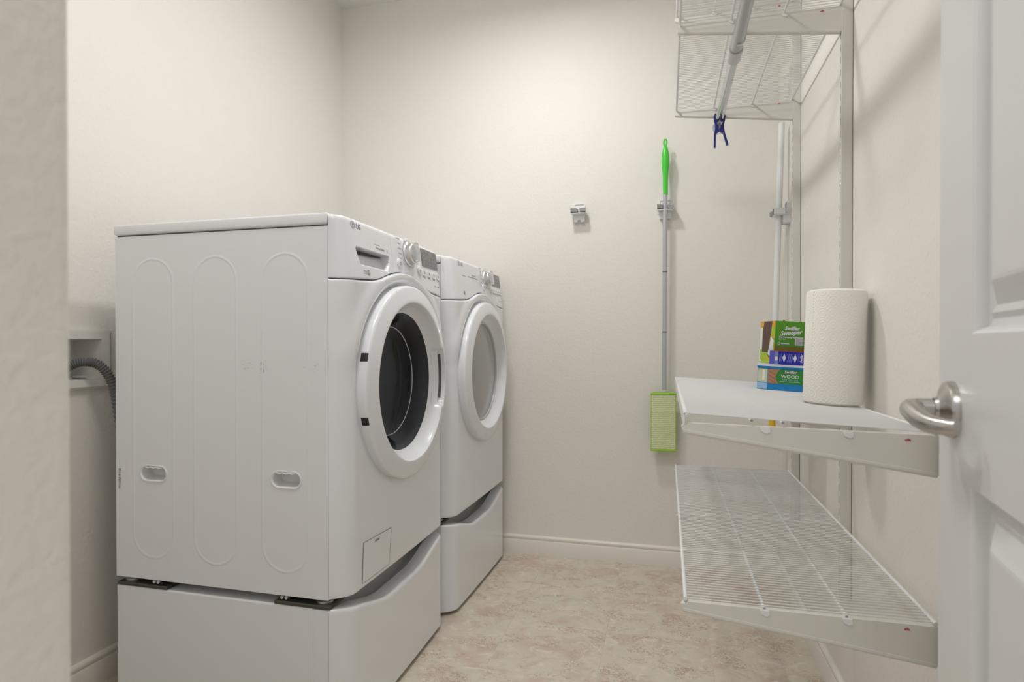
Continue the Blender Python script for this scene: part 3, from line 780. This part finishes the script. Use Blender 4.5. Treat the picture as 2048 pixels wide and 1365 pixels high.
q1 = [b.verts.new((XL - 0.085, y, z)) for y, z in ((OB[0] + .006, OB[2] + .004), (OB[1] - .006, OB[2] + .004), (OB[1] - .006, OB[3] - .006), (OB[0] + .006, OB[3] - .006))]
for i in range(4): b.faces.new((q0[i], q0[(i + 1) % 4], q1[(i + 1) % 4], q1[i]))
b.faces.new(q1)
o_.part('recess', b, M['trimwhite'], smooth=None)
for y in (1.30, 1.375):
    o_.part('knockout', lathe([(0.018, 0.9035), (0.018, 0.908), (0.010, 0.909), (0, 0.909)], 20, c=(XL - 0.03, y, 0)), M['greyplastic'])
o2 = Thing('wall_plate', (XL, 1.53, 0.87), 'white blank wall plate right of the outlet box, mostly behind the washer', 'wall plate')
o2.part('cover', prism([rrect(1.444, 1.62, 0.872, 1.045, 0.004, 2)], YZ(XL), 0, 0.009), M['trimwhite'], smooth=None)
o2.part('cover_face', prism([rrect(1.452, 1.612, 0.880, 1.037, 0.004, 2)], YZ(XL), 0.009, 0.012), M['trimwhite'], smooth=None)
hp = catmull([(XL - 0.03, 1.30, 0.905), (XL - 0.015, 1.318, 0.930), (XL + 0.012, 1.338, 0.950), (XL + 0.045, 1.360, 0.947), (XL + 0.070, 1.378, 0.915), (XL + 0.085, 1.388, 0.86), (XL + 0.092, 1.396, 0.78), (XL + 0.095, 1.42, 0.66), (XL + 0.095, 1.46, 0.52), (XL + 0.10, 1.52, 0.44), (XL + 0.125, 1.56, 0.42)], 26)
n_ = len(hp)
h_ = Thing('drain_hose', hp[0], 'dark grey ribbed drain hose looping out of the outlet box', 'hose')
h_.part('hose', sweep(hp, lambda t: 0.0125 + 0.0022 * math.cos(t * (n_ - 1) * math.pi / 2 ), 12), M['hose'])
h_.part('hose_collar', lathe([(0.019, 0.902), (0.020, 0.904), (0.020, 0.912), (0.016, 0.914)], 20, c=(hp[0].x, hp[0].y, 0)), M['black'])

# ================================================================== SHELVING ON THE RIGHT WALL
SY = (1.130, 1.737, 2.362)       # standards
SF = 0.0275                      # depth of a standard
slot_bm = None
for k, (y, lab) in enumerate(zip(SY, ('white slotted shelf standard hidden behind the open door', 'white slotted shelf standard behind the paper towel roll', 'white slotted shelf standard nearest the back wall corner'))):
    st = Thing('shelf_standard', (XR, y, 0.335), lab, 'shelf standard', 'shelf standards')
    x0 = XR - SF
    b = prism([[(XR - 0.0015, y - 0.0085), (XR - 0.0015, y + 0.0085), (XR - 0.004, y + 0.0085), (XR - 0.004, y + 0.0065), (x0 + 0.0015, y + 0.0065), (x0, y + 0.0055), (x0, y - 0.0055), (x0 + 0.0015, y - 0.0065), (XR - 0.004, y - 0.0065), (XR - 0.004, y - 0.0085)]], XY(0), 0.335, 2.55)
    st.part('rail', b, M['bracket'], smooth=None)
    b = None
    for q in range(66):
        z = 0.36 + q * 0.032
        for dy in (0.0,):
            b = box(x0 - 0.0003, x0 + 0.0006, y + dy - 0.0016, y + dy + 0.0016, z, z + 0.017, bm=b)
    o = st.part('slots', b, M['slotgrey'], smooth=None); o['kind'] = 'stuff'
    for z in (0.42, 1.42, 2.3):
        st.part('screw', lathe([(0.005, 0), (0.004, -0.0012), (0, -0.0016)], 10, 'X', (x0, y, z)), M['bolt'])

XFR, XRR = 0.034, 0.437          # front and rear rail of a shelf
def bracket(y, z, label, zf=0.0, hw=0.066, hf=0.014):
    """tapered sheet bracket, top edge at z; zf lifts the front tip"""
    t = Thing('shelf_bracket', (XR - SF, y, z - 0.03), label, 'shelf bracket', 'shelf brackets')
    xw, x0 = XR - SF + 0.001, XFR - 0.008
    top = lambda x: z + zf * (xw - x) / (xw - x0)
    prof = [(xw, z), (x0 + 0.012, top(x0 + 0.012)), (x0 + 0.010, top(x0) - 0.004), (x0 + 0.002, top(x0) - 0.004), (x0, top(x0) - 0.007), (x0 + 0.002, top(x0) - hf), (x0 + 0.010, top(x0) - hf - 0.002), (xw, z - hw)]
    t.part('plate', prism([prof], XZ(y), -0.006, 0.006), M['bracket'], smooth=None)
    # rolled lower flange
    t.part('flange', sweep([(x0 + 0.004, y, top(x0) - hf), (x0 + 0.012, y, top(x0) - hf - 0.002), (xw - 0.002, y, z - hw + 0.001)], 0.0068, 10), M['bracket'])
    for cx in (0.169, 0.302):
        t.part('wire_clip', prism([[(cx - 0.008, top(cx) - 0.001), (cx - 0.006, top(cx) - 0.008), (cx + 0.003, top(cx) - 0.012), (cx + 0.009, top(cx) - 0.009), (cx + 0.008, top(cx) - 0.001)]], XZ(y), -0.0085, -0.006), M['shelf'], smooth=None)
    b = text('elfa', 0.0062, 0.0002, bold=0.00015, sx=1.05); t.part('lettering', b, M['red'], T=frame((xw - 0.047, y - 0.0063, z - 0.0085), (1, 0, 0), (0, 0, 1), (0, -1, 0)), smooth=None)
    for dz in (0.012, 0.05):
        t.part('hook', box(xw - 0.001, xw + 0.006, y - 0.002, y + 0.002, z - dz - 0.006, z - dz, 0), M['bracket'], smooth=None)
    return t

wire_me = None
def wire_shelf(y0, y1, z, rods, label, lip=None, tilt=0.0, step=0.0127, wr=0.0011):
    """tilt: radians, the front edge raised"""
    global wire_me
    t = Thing('wire_shelf', (XRR, y0, z), label, 'wire shelf', 'wire shelves')
    if wire_me is None:
        wire_me = finish('wire', sweep([(0, 0, 0), (-(XRR - XFR), 0, 0)], wr, 6), M['wirecoat'], True)
    rm = Matrix.Translation(t.loc) @ Matrix.Rotation(tilt, 4, 'Y') @ Matrix.Translation(-t.loc)
    for i, x in enumerate(rods):
        big = i in (0, len(rods) - 1)
        r = 0.0036 if big else 0.0030
        zc = z - wr - r if not big else z - 0.001
        t.part('front_rail' if i == 0 else ('rear_rail' if i == len(rods) - 1 else 'support_rod'), sweep([(x, y0 - 0.004, zc), (x, y1 + 0.004, zc)], r, 10), M['shelf'], T=rm)
        if not big:
            t.part('rod_end', lathe([(0, y0 - 0.0046), (r * 0.8, y0 - 0.0046), (r * 0.8, y0 - 0.003)], 10, 'Y', (x, 0, zc)), M['print'], T=rm)
    n = int((y1 - y0) / step)
    for k in range(n + 1):
        y = y0 + k * (y1 - y0) / n
        o = bpy.data.objects.new('wire', wire_me); COL.objects.link(o); o.parent = t.o
        o.location = (0, y - y0, 0); o.rotation_euler = (0, tilt, 0)
    if lip == 'strip':
        t.part('front_strip', box(XFR - 0.0045, XFR - 0.001, y0 - 0.004, y1 + 0.004, z - 0.022, z + 0.001, 0.001, 1), M['shelf'], T=rm)
    return t

ZLO, ZMI, ZUP, ZTOP = 0.533, 0.853, 1.890, 2.245
even = (XFR, 0.169, 0.302, XRR)
wire_shelf(1.148, 2.400, ZLO, even, 'white wire shelf lowest on the right wall, empty, above the floor')
TILT = 0.053
wire_shelf(1.148, 2.400, ZMI, (XFR, 0.147, 0.199, XRR), 'white wire shelf holding the paper towel roll and cleaning boxes', lip='strip', tilt=TILT)
wire_shelf(1.148, 2.400, ZUP, even, 'white wire shelf just above the hanging rod, seen from below')
wire_shelf(1.148, 2.400, ZTOP, even, 'white wire shelf highest on the right wall, glimpsed through the shelf below')
bn = ('front end nearest the door', 'middle', 'far end by the back wall')
for z, nm, zf in ((ZLO - 0.005, 'lowest', 0), (ZMI - 0.005, 'middle-height', 0.009), (ZUP - 0.005, 'rod-carrying', 0), (ZTOP - 0.005, 'highest', 0)):
    for y, e in zip(SY, bn):
        bracket(y + 0.018 if y == SY[0] else y, z, 'white tapered bracket at the %s of the %s wire shelf' % (e, nm), zf)

# hanging rod under the top brackets
RX, RZ = 0.188, 1.838
rodT = t = Thing('hanging_rod', (RX, 1.05, RZ), 'silver telescopic hanging rod under the upper wire shelf', 'rod')
t.part('outer_tube', lathe([(0.0135, 1.05), (0.0165, 1.05), (0.0165, 1.805), (0.0150, 1.805), (0.0150, 1.79)], 28, 'Y', (RX, 0, RZ)), M['rodwhite'])
t.part('collar', lathe([(0.0160, 1.80), (0.0195, 1.80), (0.0200, 1.803), (0.0200, 1.862), (0.0192, 1.865), (0.0140, 1.865)], 28, 'Y', (RX, 0, RZ)), M['greyplastic'])
t.part('inner_tube', lathe([(0.0140, 1.75), (0.0140, 2.372), (0.0120, 2.372), (0.0120, 2.30)], 28, 'Y', (RX, 0, RZ)), M['rod'])
for y in (SY[1], SY[2]):
    t.part('rod_hook', sweep(catmull([(RX + 0.002, y + 0.0085, RZ + 0.045), (RX + 0.012, y + 0.009, RZ + 0.03), (RX + 0.0185, y + 0.009, RZ + 0.01), (RX + 0.017, y + 0.009, RZ - 0.008), (RX + 0.008, y + 0.009, RZ - 0.0175), (RX - 0.004, y + 0.009, RZ - 0.0185)], 5), 0.0018, 6), M['shelf'])

# blue clothes peg on the end of the rod
cz = RZ - 0.018; cy = 2.350
t = Thing('clothes_peg', (RX, cy, cz - 0.07), 'dark blue plastic clothes peg clipped to the end of the hanging rod', 'clothes peg')
def peg_arm(s, tip, zt_):
    inn = [(0.001, -0.030), (0.0035, -0.022), (0.009, -0.013), (0.0135, 0.000), (0.0155, 0.012), (0.013, 0.024)]
    outp = [(0.0165, 0.026), (0.0205, 0.013), (0.0195, -0.002), (0.016, -0.016), (0.0155, -0.030), (0.019, -0.050), (tip + 0.004, zt_), (tip - 0.003, zt_ - 0.002), (0.0125, -0.052), (0.004, -0.044), (0.0006, -0.043)]
    return [(RX + s * a, cz + 0.014 + z) for a, z in inn[0:] + outp]
t.part('arm', prism([peg_arm(-1, 0.0165, -0.100)], XZ(cy), -0.006, 0.006), M['blueclip'])
t.part('arm', prism([peg_arm(1, 0.0275, -0.094)], XZ(cy), -0.006, 0.006), M['blueclip'])
t.part('spring', sweep(catmull([(RX - 0.013, cy - 0.0075, cz - 0.042), (RX - 0.004, cy - 0.0085, cz - 0.040), (RX + 0.007, cy - 0.0085, cz - 0.0375), (RX + 0.014, cy - 0.0075, cz - 0.037)], 5), 0.0009, 6), M['wire'])
t.part('coil', sweep([(RX + 0.003 * math.cos(k * 0.8), cy - 0.010 + k * 0.0007, cz - 0.017 + 0.003 * math.sin(k * 0.8)) for k in range(30)], 0.0008, 6), M['wire'])
rodT.part('end_cap', lathe([(0, 2.374), (0.017, 2.374), (0.0175, 2.378), (0.017, 2.382), (0, 2.383)], 20, 'Y', (RX - 0.006, 0, RZ - 0.022)), M['lid'])

# ================================================================== WALL GRIPPERS, MOP, POLE
def gripper(TM, label, gap):
    """local: x right, y away from wall (towards viewer), z up"""
    t = Thing('broom_gripper', TM @ Vector((0, 0, 0)), label, 'broom holder', 'broom grippers on the walls')
    P = lambda n, b, m, parent=None, smooth=None: t.part(n, b, m, parent, TM, smooth)
    f = lambda a, b, d: (a, d, b)
    pl = prism([rrect(-0.027, 0.027, -0.043, 0.045, 0.008)], f, 0, 0.008)
    P('back_plate', pl, M['plastic'])
    P('plate_rim', prism([rrect(-0.027, 0.027, 0.010, 0.045, 0.008), rrect(-0.0225, 0.0225, 0.014, 0.0405, 0.005)], f, 0.008, 0.012), M['plastic'])
    P('body', join(prism([[(-0.030, 0.012), (0.030, 0.012), (0.027, -0.012), (0.024, -0.040), (0.020, -0.043), (0.008, -0.043), (0.006, -0.034), (-0.006, -0.034), (-0.008, -0.043), (-0.020, -0.043), (-0.024, -0.040), (-0.027, -0.012)]], f, 0.006, 0.026),
               prism([[(-0.036, -0.007), (0.036, -0.007), (0.030, -0.011), (-0.030, -0.011)]], f, 0.008, 0.060)), M['plastic'])
    for s in (-1, 1):
        arm = P('jaw', prism([[(s * a, b) for a, b in ((0.0365, 0.060), (0.0335, 0.062), (0.030, 0.040), (0.026, 0.020), (0.0365, 0.020))]], lambda a, b, d: (a, b, d), -0.0075, 0.016), M['plastic'])
        P('rubber_pad', prism([[(s * a, b) for a, b in ((0.0345, 0.0665), (gap, 0.058), (gap, 0.048), (0.010, 0.038), (0.028, 0.034), (0.0335, 0.045))]], lambda a, b, d: (a, b, d), -0.004, 0.0135), M['pad_grey'], arm)
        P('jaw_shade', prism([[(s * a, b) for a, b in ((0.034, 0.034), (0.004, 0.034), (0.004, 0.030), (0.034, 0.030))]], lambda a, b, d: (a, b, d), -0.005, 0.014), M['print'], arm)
    return t
BW = lambda x, z: frame((x, YB, z), (1, 0, 0), (0, -1, 0), (0, 0, 1))
gripper(BW(-0.394, 1.612), 'white broom gripper with grey jaws on the back wall, empty', 0.0055)
gripper(BW(-0.008, 1.607), 'white broom gripper clamping the green-handled mop on the back wall', 0.0105)
gripper(frame((XR, 2.565, 1.520), (0, 1, 0), (-1, 0, 0), (0, 0, 1)), 'white broom gripper holding the white pole on the right wall', 0.0105)

# flat mop with green grip, hung in the gripper
mx, my = -0.008, YB - 0.051
t = Thing('flat_mop', (mx, my, 0.53), 'flat mop with bright green grip, silver pole and pale green pad', 'mop')
mxz = lambda z: mx - 0.004 * (1.6 - z)
sec = [(0.80, 1.055), (1.058, 1.322), (1.325, 1.672)]
for a, b_ in sec:
    t.part('pole', lathe([(0, a), (0.0098, a), (0.0098, b_), (0, b_)], 20, c=(0, my, 0)), M['pole'], T=Matrix.Translation((mxz((a + b_) / 2), 0, 0)))
for z in (1.0565, 1.3235):
    t.part('pole_joint', lathe([(0.0092, z - 0.002), (0.0104, z - 0.002), (0.0104, z + 0.002), (0.0092, z + 0.002)], 20, c=(mxz(z), my, 0)), M['joint'])
grip = t.part('grip', lathe([(0.0105, 1.664), (0.0108, 1.70), (0.0112, 1.74), (0.0135, 1.768), (0.0168, 1.795), (0.0175, 1.82), (0.0155, 1.845), (0.0105, 1.868), (0.0075, 1.878), (0, 1.880)], 28, c=(mxz(1.78), my, 0)), M['green'])
lp = catmull([(mx - 0.002, my, 1.872), (mx - 0.006, my, 1.890), (mx - 0.005, my, 1.904), (mx + 0.001, my, 1.909), (mx + 0.006, my, 1.902), (mx + 0.006, my, 1.890), (mx + 0.001, my, 1.872)], 5)
t.part('hanging_loop', sweep(lp, 0.0036, 10), M['green'], parent=grip)
hx, hy = mx - 0.006, my
hd = t.part('head', prism([rrect(hx - 0.054, hx + 0.054, 0.530, 0.788, 0.004)], XZ(hy), -0.008, 0.012), M['greenframe'])
t.part('head_edge', box(hx - 0.0555, hx + 0.0555, hy - 0.013, hy + 0.010, 0.779, 0.7865, 0.003, 2), M['greenframe'], parent=hd)
t.part('head_edge', box(hx - 0.0565, hx + 0.0565, hy - 0.013, hy + 0.010, 0.528, 0.5365, 0.003, 2), M['greenframe'], parent=hd)
pb = bmesh.new(); NX, NZ = 60, 136; G = []
for i in range(NX + 1):
    row = []
    for j in range(NZ + 1):
        s, q = i / NX, j / NZ
        e = min(s, 1 - s); edge = er(e * 0.106, 0.006)
        bmp = 0.0022 * (0.5 - 0.5 * math.cos(2 * math.pi * s * 13)) * (0.5 - 0.5 * math.cos(2 * math.pi * q * 29))
        row.append(pb.verts.new((hx - 0.053 + 0.106 * s, hy - 0.010 + edge - bmp, 0.537 + 0.2425 * q)))
    G.append(row)
for i in range(NX):
    for j in range(NZ): pb.faces.new((G[i][j], G[i + 1][j], G[i + 1][j + 1], G[i][j + 1]))
t.part('cleaning_pad', pb, M['pad'], parent=hd)

# white pole leaning in the corner with a yellow end
pa, pc = Vector((0.404, 2.560, 0.62)), Vector((0.438, 2.560, 1.875))
t = Thing('long_pole', pa, 'long white pole with yellow lower end standing in the back right corner', 'pole')
t.part('pole', sweep([pa + (pc - pa) * 0.09, pc], 0.0115, 16), M['whitepole'])
t.part('end_grip', sweep([pa - Vector((0, 0, 0.02)), pa, pa + (pc - pa) * 0.05, pa + (pc - pa) * 0.10], lambda q: 0.0135 - 0.001 * q, 14), M['yellow'], label='yellow end grip')

# ================================================================== THINGS ON THE MIDDLE SHELF
def onshelf(x, y, yaw, tilt=TILT):
    z = ZMI + 0.0018 + (XRR - x) * math.sin(TILT)
    return Matrix.Translation((x, y, z)) @ Matrix.Rotation(tilt, 4, 'Y') @ Matrix.Rotation(yaw, 4, 'Z')
# paper towel roll
TM = onshelf(0.386, 1.585, 0, 0.03)
TM = Matrix.Translation((0, 0, 0.0022)) @ TM
t = Thing('paper_towel_roll', TM @ Vector((0, 0, 0)), 'white embossed paper towel roll standing on the middle wire shelf', 'paper towel')
rr, hh = 0.0655, 0.270
rb_ = lathe([(0.021, 0.0), (rr - 0.006, 0.0), (rr - 0.001, 0.003), (rr, 0.009), (rr, hh - 0.010), (rr - 0.002, hh - 0.003), (rr - 0.008, hh), (0.021, hh)], 96, close=True)
o = t.part('paper', rb_, M['towel'], T=TM)
t.part('loose_sheet_edge', sweep([(rr * math.cos(a) , rr * math.sin(a), z) for a, z in ((R(-150), 0.004), (R(-150.4), 0.14), (R(-150), hh - 0.004))], 0.0006, 6), M['towel'], T=TM)
t.part('core', lathe([(0.0195, 0.001), (0.021, 0.001), (0.021, hh - 0.001), (0.0195, hh - 0.001)], 32, close=True), M['brown'], T=TM)

# wipes tub + two cartons stacked on it
ch = 0.030
BM = onshelf(0.300, 1.985, R(-9)) @ Matrix.Translation((-ch, 0, 0))
F_ = lambda a, b, d: (a, d, b)                      # a right, b up, depth back
t = Thing('wipes_tub', BM @ Vector((0, 0, 0)), 'blue and green tub of wood floor wipes under the cartons', 'wipes tub')
tw, td = 0.150, 0.19
out = [(ch, 0), (tw, 0), (tw, td), (0, td), (0, ch * 0.9)]
def grow(l, g): 
    c = Vector((tw / 2, td / 2)); return [((Vector(p) - c) * (1 + g) + c)[:] for p in l]
t.part('base', prism([out], lambda a, b, d: (a, b, d), 0.0, 0.066), M['tubblue'], T=BM, smooth=None)
t.part('rim', prism([grow(out, 0.03)], lambda a, b, d: (a, b, d), 0.066, 0.072), M['tubblue'], T=BM, smooth=None)
t.part('lid', prism([grow(out, 0.05)], lambda a, b, d: (a, b, d), 0.072, 0.0785), M['lid'], T=BM, smooth=None)
lb = t.part('label', prism([rrect(ch, tw, 0.020, 0.064, 0.001, 1)], F_, -0.0006, 0.001), M['boxgreen2'], T=BM, smooth=None)
wd = [(ch, 0.020), (ch + 0.030, 0.020), (ch + 0.024, 0.030), (ch + 0.022, 0.042), (ch + 0.026, 0.054), (ch + 0.034, 0.064), (ch, 0.064)]
wo = t.part('wood_picture', prism([wd], F_, -0.0009, 0.0), M['woodprint'], T=BM, parent=lb, smooth=None)
for k in range(3):
    t.part('plank_line', sweep([(ch + 0.002, -0.0009, 0.058 - 0.013 * k), (ch + 0.022, -0.0009, 0.046 - 0.012 * k)], 0.0004, 4), M['boxbrown'], T=BM, parent=wo)
tx = lambda x, z: BM @ frame((x, -0.0009, z), (1, 0, 0), (0, 0, 1), (0, -1, 0))
for bold, mm, dz in ((0.0011, 'navy', 0.0), (0.0003, 'white_print', 0.0002)):
    b = text('Swiffer', 0.0128, 0.0002, shear=0.3, bold=bold * 0.85); b.transform(Matrix.Translation((0, 0, dz))); t.part('lettering', b, M[mm], T=tx(ch + 0.062, 0.0570), parent=lb, smooth=None)
t.part('lettering', text('WOOD', 0.0135, 0.0002, bold=0.0002, sx=1.08), M['white_print'], T=tx(ch + 0.062, 0.0430), parent=lb, smooth=None)
t.part('lettering', text('WET CLOTHS', 0.0072, 0.0002, sx=1.02), M['tubpale'], T=tx(ch + 0.062, 0.0325), parent=lb, smooth=None)
t.part('fine_print', box(ch + 0.034, ch + 0.09, -0.0011, -0.0005, 0.0265, 0.0275), M['lid'], T=BM, parent=lb, smooth=None)
# chamfered corner: pale label and pale blue foot
c0, c1 = Vector((0, ch * 0.9)), Vector((ch, 0)); cd = (c1 - c0).normalized(); cn = Vector((cd.y, -cd.x))
def CH(a, b, d): p = c0 + cd * a + cn * d; return (p.x, p.y, b)
cl = (c1 - c0).length
t.part('corner_label', prism([[(0.002, 0.022), (cl - 0.002, 0.022), (cl - 0.002, 0.064), (0.002, 0.064)]], CH, 0, 0.0006), mat('pale_green_label', (0.58, 0.62, 0.42), 0.4), T=BM, smooth=None)
t.part('corner_foot', prism([[(0.001, 0.001), (cl - 0.001, 0.001), (cl - 0.001, 0.020), (0.001, 0.020)]], CH, 0, 0.0006), M['tubpale'], T=BM, smooth=None)
t.part('corner_print', prism([[(cl * 0.5, 0.028), (cl * 0.72, 0.028), (cl * 0.72, 0.060), (cl * 0.5, 0.060)]], CH, 0.0006, 0.0010), M['white_print'], T=BM, smooth=None)

# royal blue carton lying in front
bz0 = 0.0787
BB = onshelf(0.318, 1.998, R(6)) @ Matrix.Translation((0, 0, bz0))
t = Thing('blue_carton', BB @ Vector((0, 0, 0)), 'small royal blue carton with white diamonds lying in front of the green carton', 'carton')
bw, bd, bh = 0.132, 0.058, 0.042
t.part('carton', box(0, bw, 0, bd, 0, bh, 0.0008, 1), M['boxblue'], T=BB, smooth=None)
t.part('front_edge_print', box(0, 0.0105, -0.0004, 0.001, 0.001, bh - 0.001), M['boxpaleblue'], T=BB, smooth=None)
t.part('front_edge_label', box(0.001, 0.009, -0.0007, 0.001, 0.012, 0.024), M['white_print'], T=BB, smooth=None)
t.part('top_edge', box(0.0, bw, -0.0004, 0.002, bh - 0.0012, bh + 0.0003), M['red'], T=BB, smooth=None)
def zig(cx, mtl, w_=0.005):
    t.part('diamond', prism([[(cx, 0.008), (cx + w_, 0.021), (cx, 0.034), (cx - w_, 0.021)]], F_, -0.0006, 0), M[mtl], T=BB, smooth=None)
zig(0.028, 'white_print'); zig(0.060, 'white_print')
for cx in (0.038, 0.0435, 0.049):
    t.part('chevron', prism([[(cx - 0.002, 0.008), (cx + 0.001, 0.008), (cx + 0.0045, 0.021), (cx + 0.001, 0.034), (cx - 0.002, 0.034), (cx + 0.0015, 0.021)]], F_, -0.0006, 0), M['boxpaleblue'], T=BB, smooth=None)
for cx, m_ in ((0.0155, 'white_print'), (0.019, 'boxpaleblue'), (0.069, 'boxpaleblue'), (0.072, 'boxpaleblue')):
    t.part('upright_print', box(cx - 0.0005, cx + 0.0005, -0.0006, 0, 0.010, 0.034), M[m_], T=BB, smooth=None)
b = text('Swiffer', 0.009, 0.0002, shear=0.3, bold=0.0003); t.part('lettering', b, M['white_print'], T=BB @ frame((0.0785, -0.0005, 0.021), (0, 0, 1), (-1, 0, 0), (0, -1, 0)), smooth=None)

# green refill carton standing behind it
GB = onshelf(0.326, 2.064, R(13)) @ Matrix.Translation((0, 0, bz0))
t = Thing('green_carton', GB @ Vector((0, 0, 0)), 'lime and green refill carton with brown side standing on the tub', 'carton')
gw, gd, gh = 0.122, 0.122, 0.138
t.part('carton', box(0, gw, 0, gd, 0, gh, 0.0008, 1), M['boxgreen'], T=GB, smooth=None)
t.part('front_band', box(0, gw, -0.0004, 0.001, 0.040, 0.057), M['olive'], T=GB, smooth=None)
gx = lambda x, z: GB @ frame((x, -0.0005, z), (1, 0, 0), (0, 0, 1), (0, -1, 0))
t.part('lettering', text('Swiffer', 0.0165, 0.0002, shear=0.3, bold=0.0006), M['white_print'], T=gx(0.052, 0.115), smooth=None)
t.part('lettering', text('Sweeper', 0.0195, 0.0002, shear=0.3, bold=0.0007), M['white_print'], T=gx(0.050, 0.101) @ Matrix.Rotation(R(7), 4, 'Z'), smooth=None)
t.part('lettering', text('Dry Sweeping Refills', 0.0073, 0.0002, bold=0.0002), M['white_print'], T=gx(0.043, 0.0865), smooth=None)
t.part('fine_print', box(0.012, 0.034, -0.0007, 0, 0.079, 0.0815), M['white_print'], T=GB, smooth=None)
t.part('seal', prism([circ(0.014, 0.066, 0.0045, 18), circ(0.014, 0.066, 0.003, 14)], F_, -0.0007, 0), M['white_print'], T=GB, smooth=None)
t.part('seal_print', box(0.021, 0.046, -0.0007, 0, 0.0645, 0.068), M['lid'], T=GB, smooth=None)
br = t.part('barcode', box(0.064, 0.090, -0.0007, 0, 0.062, 0.088), M['white_print'], T=GB, smooth=None)
b = None
for k in range(9):
    z = 0.064 + k * 0.0025; b = box(0.067, 0.088, -0.0010, -0.0004, z, z + (0.0007, 0.0014)[k % 2], bm=b)
t.part('barcode_lines', b, M['print'], T=GB, parent=br, smooth=None)
# printed left side: brown field, lime foot, orange flash, white pad picture
SD = lambda a, b, d: (-d, a, b)     # a = depth back from the front edge
def side(nm, loop, m_, h): t.part(nm, prism([loop], SD, -0.0005, h), M[m_], T=GB, smooth=None)
side('side_ground', [(0.0005, 0.0005), (gd - 0.001, 0.0005), (gd - 0.001, gh - 0.0005), (0.0005, gh - 0.0005)], 'boxlime', 0.0003)
side('side_brown', [(0.048, 0.036), (0.098, 0.036), (0.098, 0.105), (0.090, gh - 0.001), (0.024, gh - 0.001)], 'boxbrown', 0.0006)
side('side_top_band', [(0.0005, 0.119), (0.024, 0.119), (0.022, gh - 0.001), (0.0005, gh - 0.001)], 'boxorange', 0.0007)
side('side_top_band', [(0.094, 0.119), (gd - 0.002, 0.119), (gd - 0.002, gh - 0.001), (0.091, gh - 0.001)], 'boxorange', 0.0007)
side('side_flash', [(0.001, 0.086), (0.018, 0.092), (0.03, 0.090), (0.026, 0.06), (0.060, 0.024), (0.05, 0.013), (0.03, 0.010), (0.008, 0.014), (0.001, 0.020)], 'boxorange', 0.0007)
side('side_green', [(0.0, 0.080), (0.022, 0.086), (0.054, 0.028), (0.040, 0.018), (0.012, 0.022)], 'boxgreen2', 0.0009)
side('pad_picture', [(0.003, 0.075), (0.026, 0.086), (0.048, 0.030), (0.018, 0.021)], 'white_print', 0.0012)
side('pad_shade', [(0.010, 0.058), (0.030, 0.063), (0.043, 0.034), (0.020, 0.027)], 'lid', 0.0014)
side('side_strip', [(0.100, 0.004), (gd - 0.002, 0.004), (gd - 0.002, 0.117), (0.101, 0.117)], 'white_print', 0.0006)
side('side_strip_print', [(0.102, 0.010), (0.114, 0.010), (0.114, 0.045), (0.102, 0.045)], 'greenframe', 0.0009)
t.part('torn_flap', prism([[(0.050, gh), (0.066, gh), (0.054, gh + 0.008)]], F_, 0.07, 0.072), M['olive'], T=GB, smooth=None)

# drop the unused text leftovers
for me in list(bpy.data.meshes):
    if me.users == 0: bpy.data.meshes.remove(me)
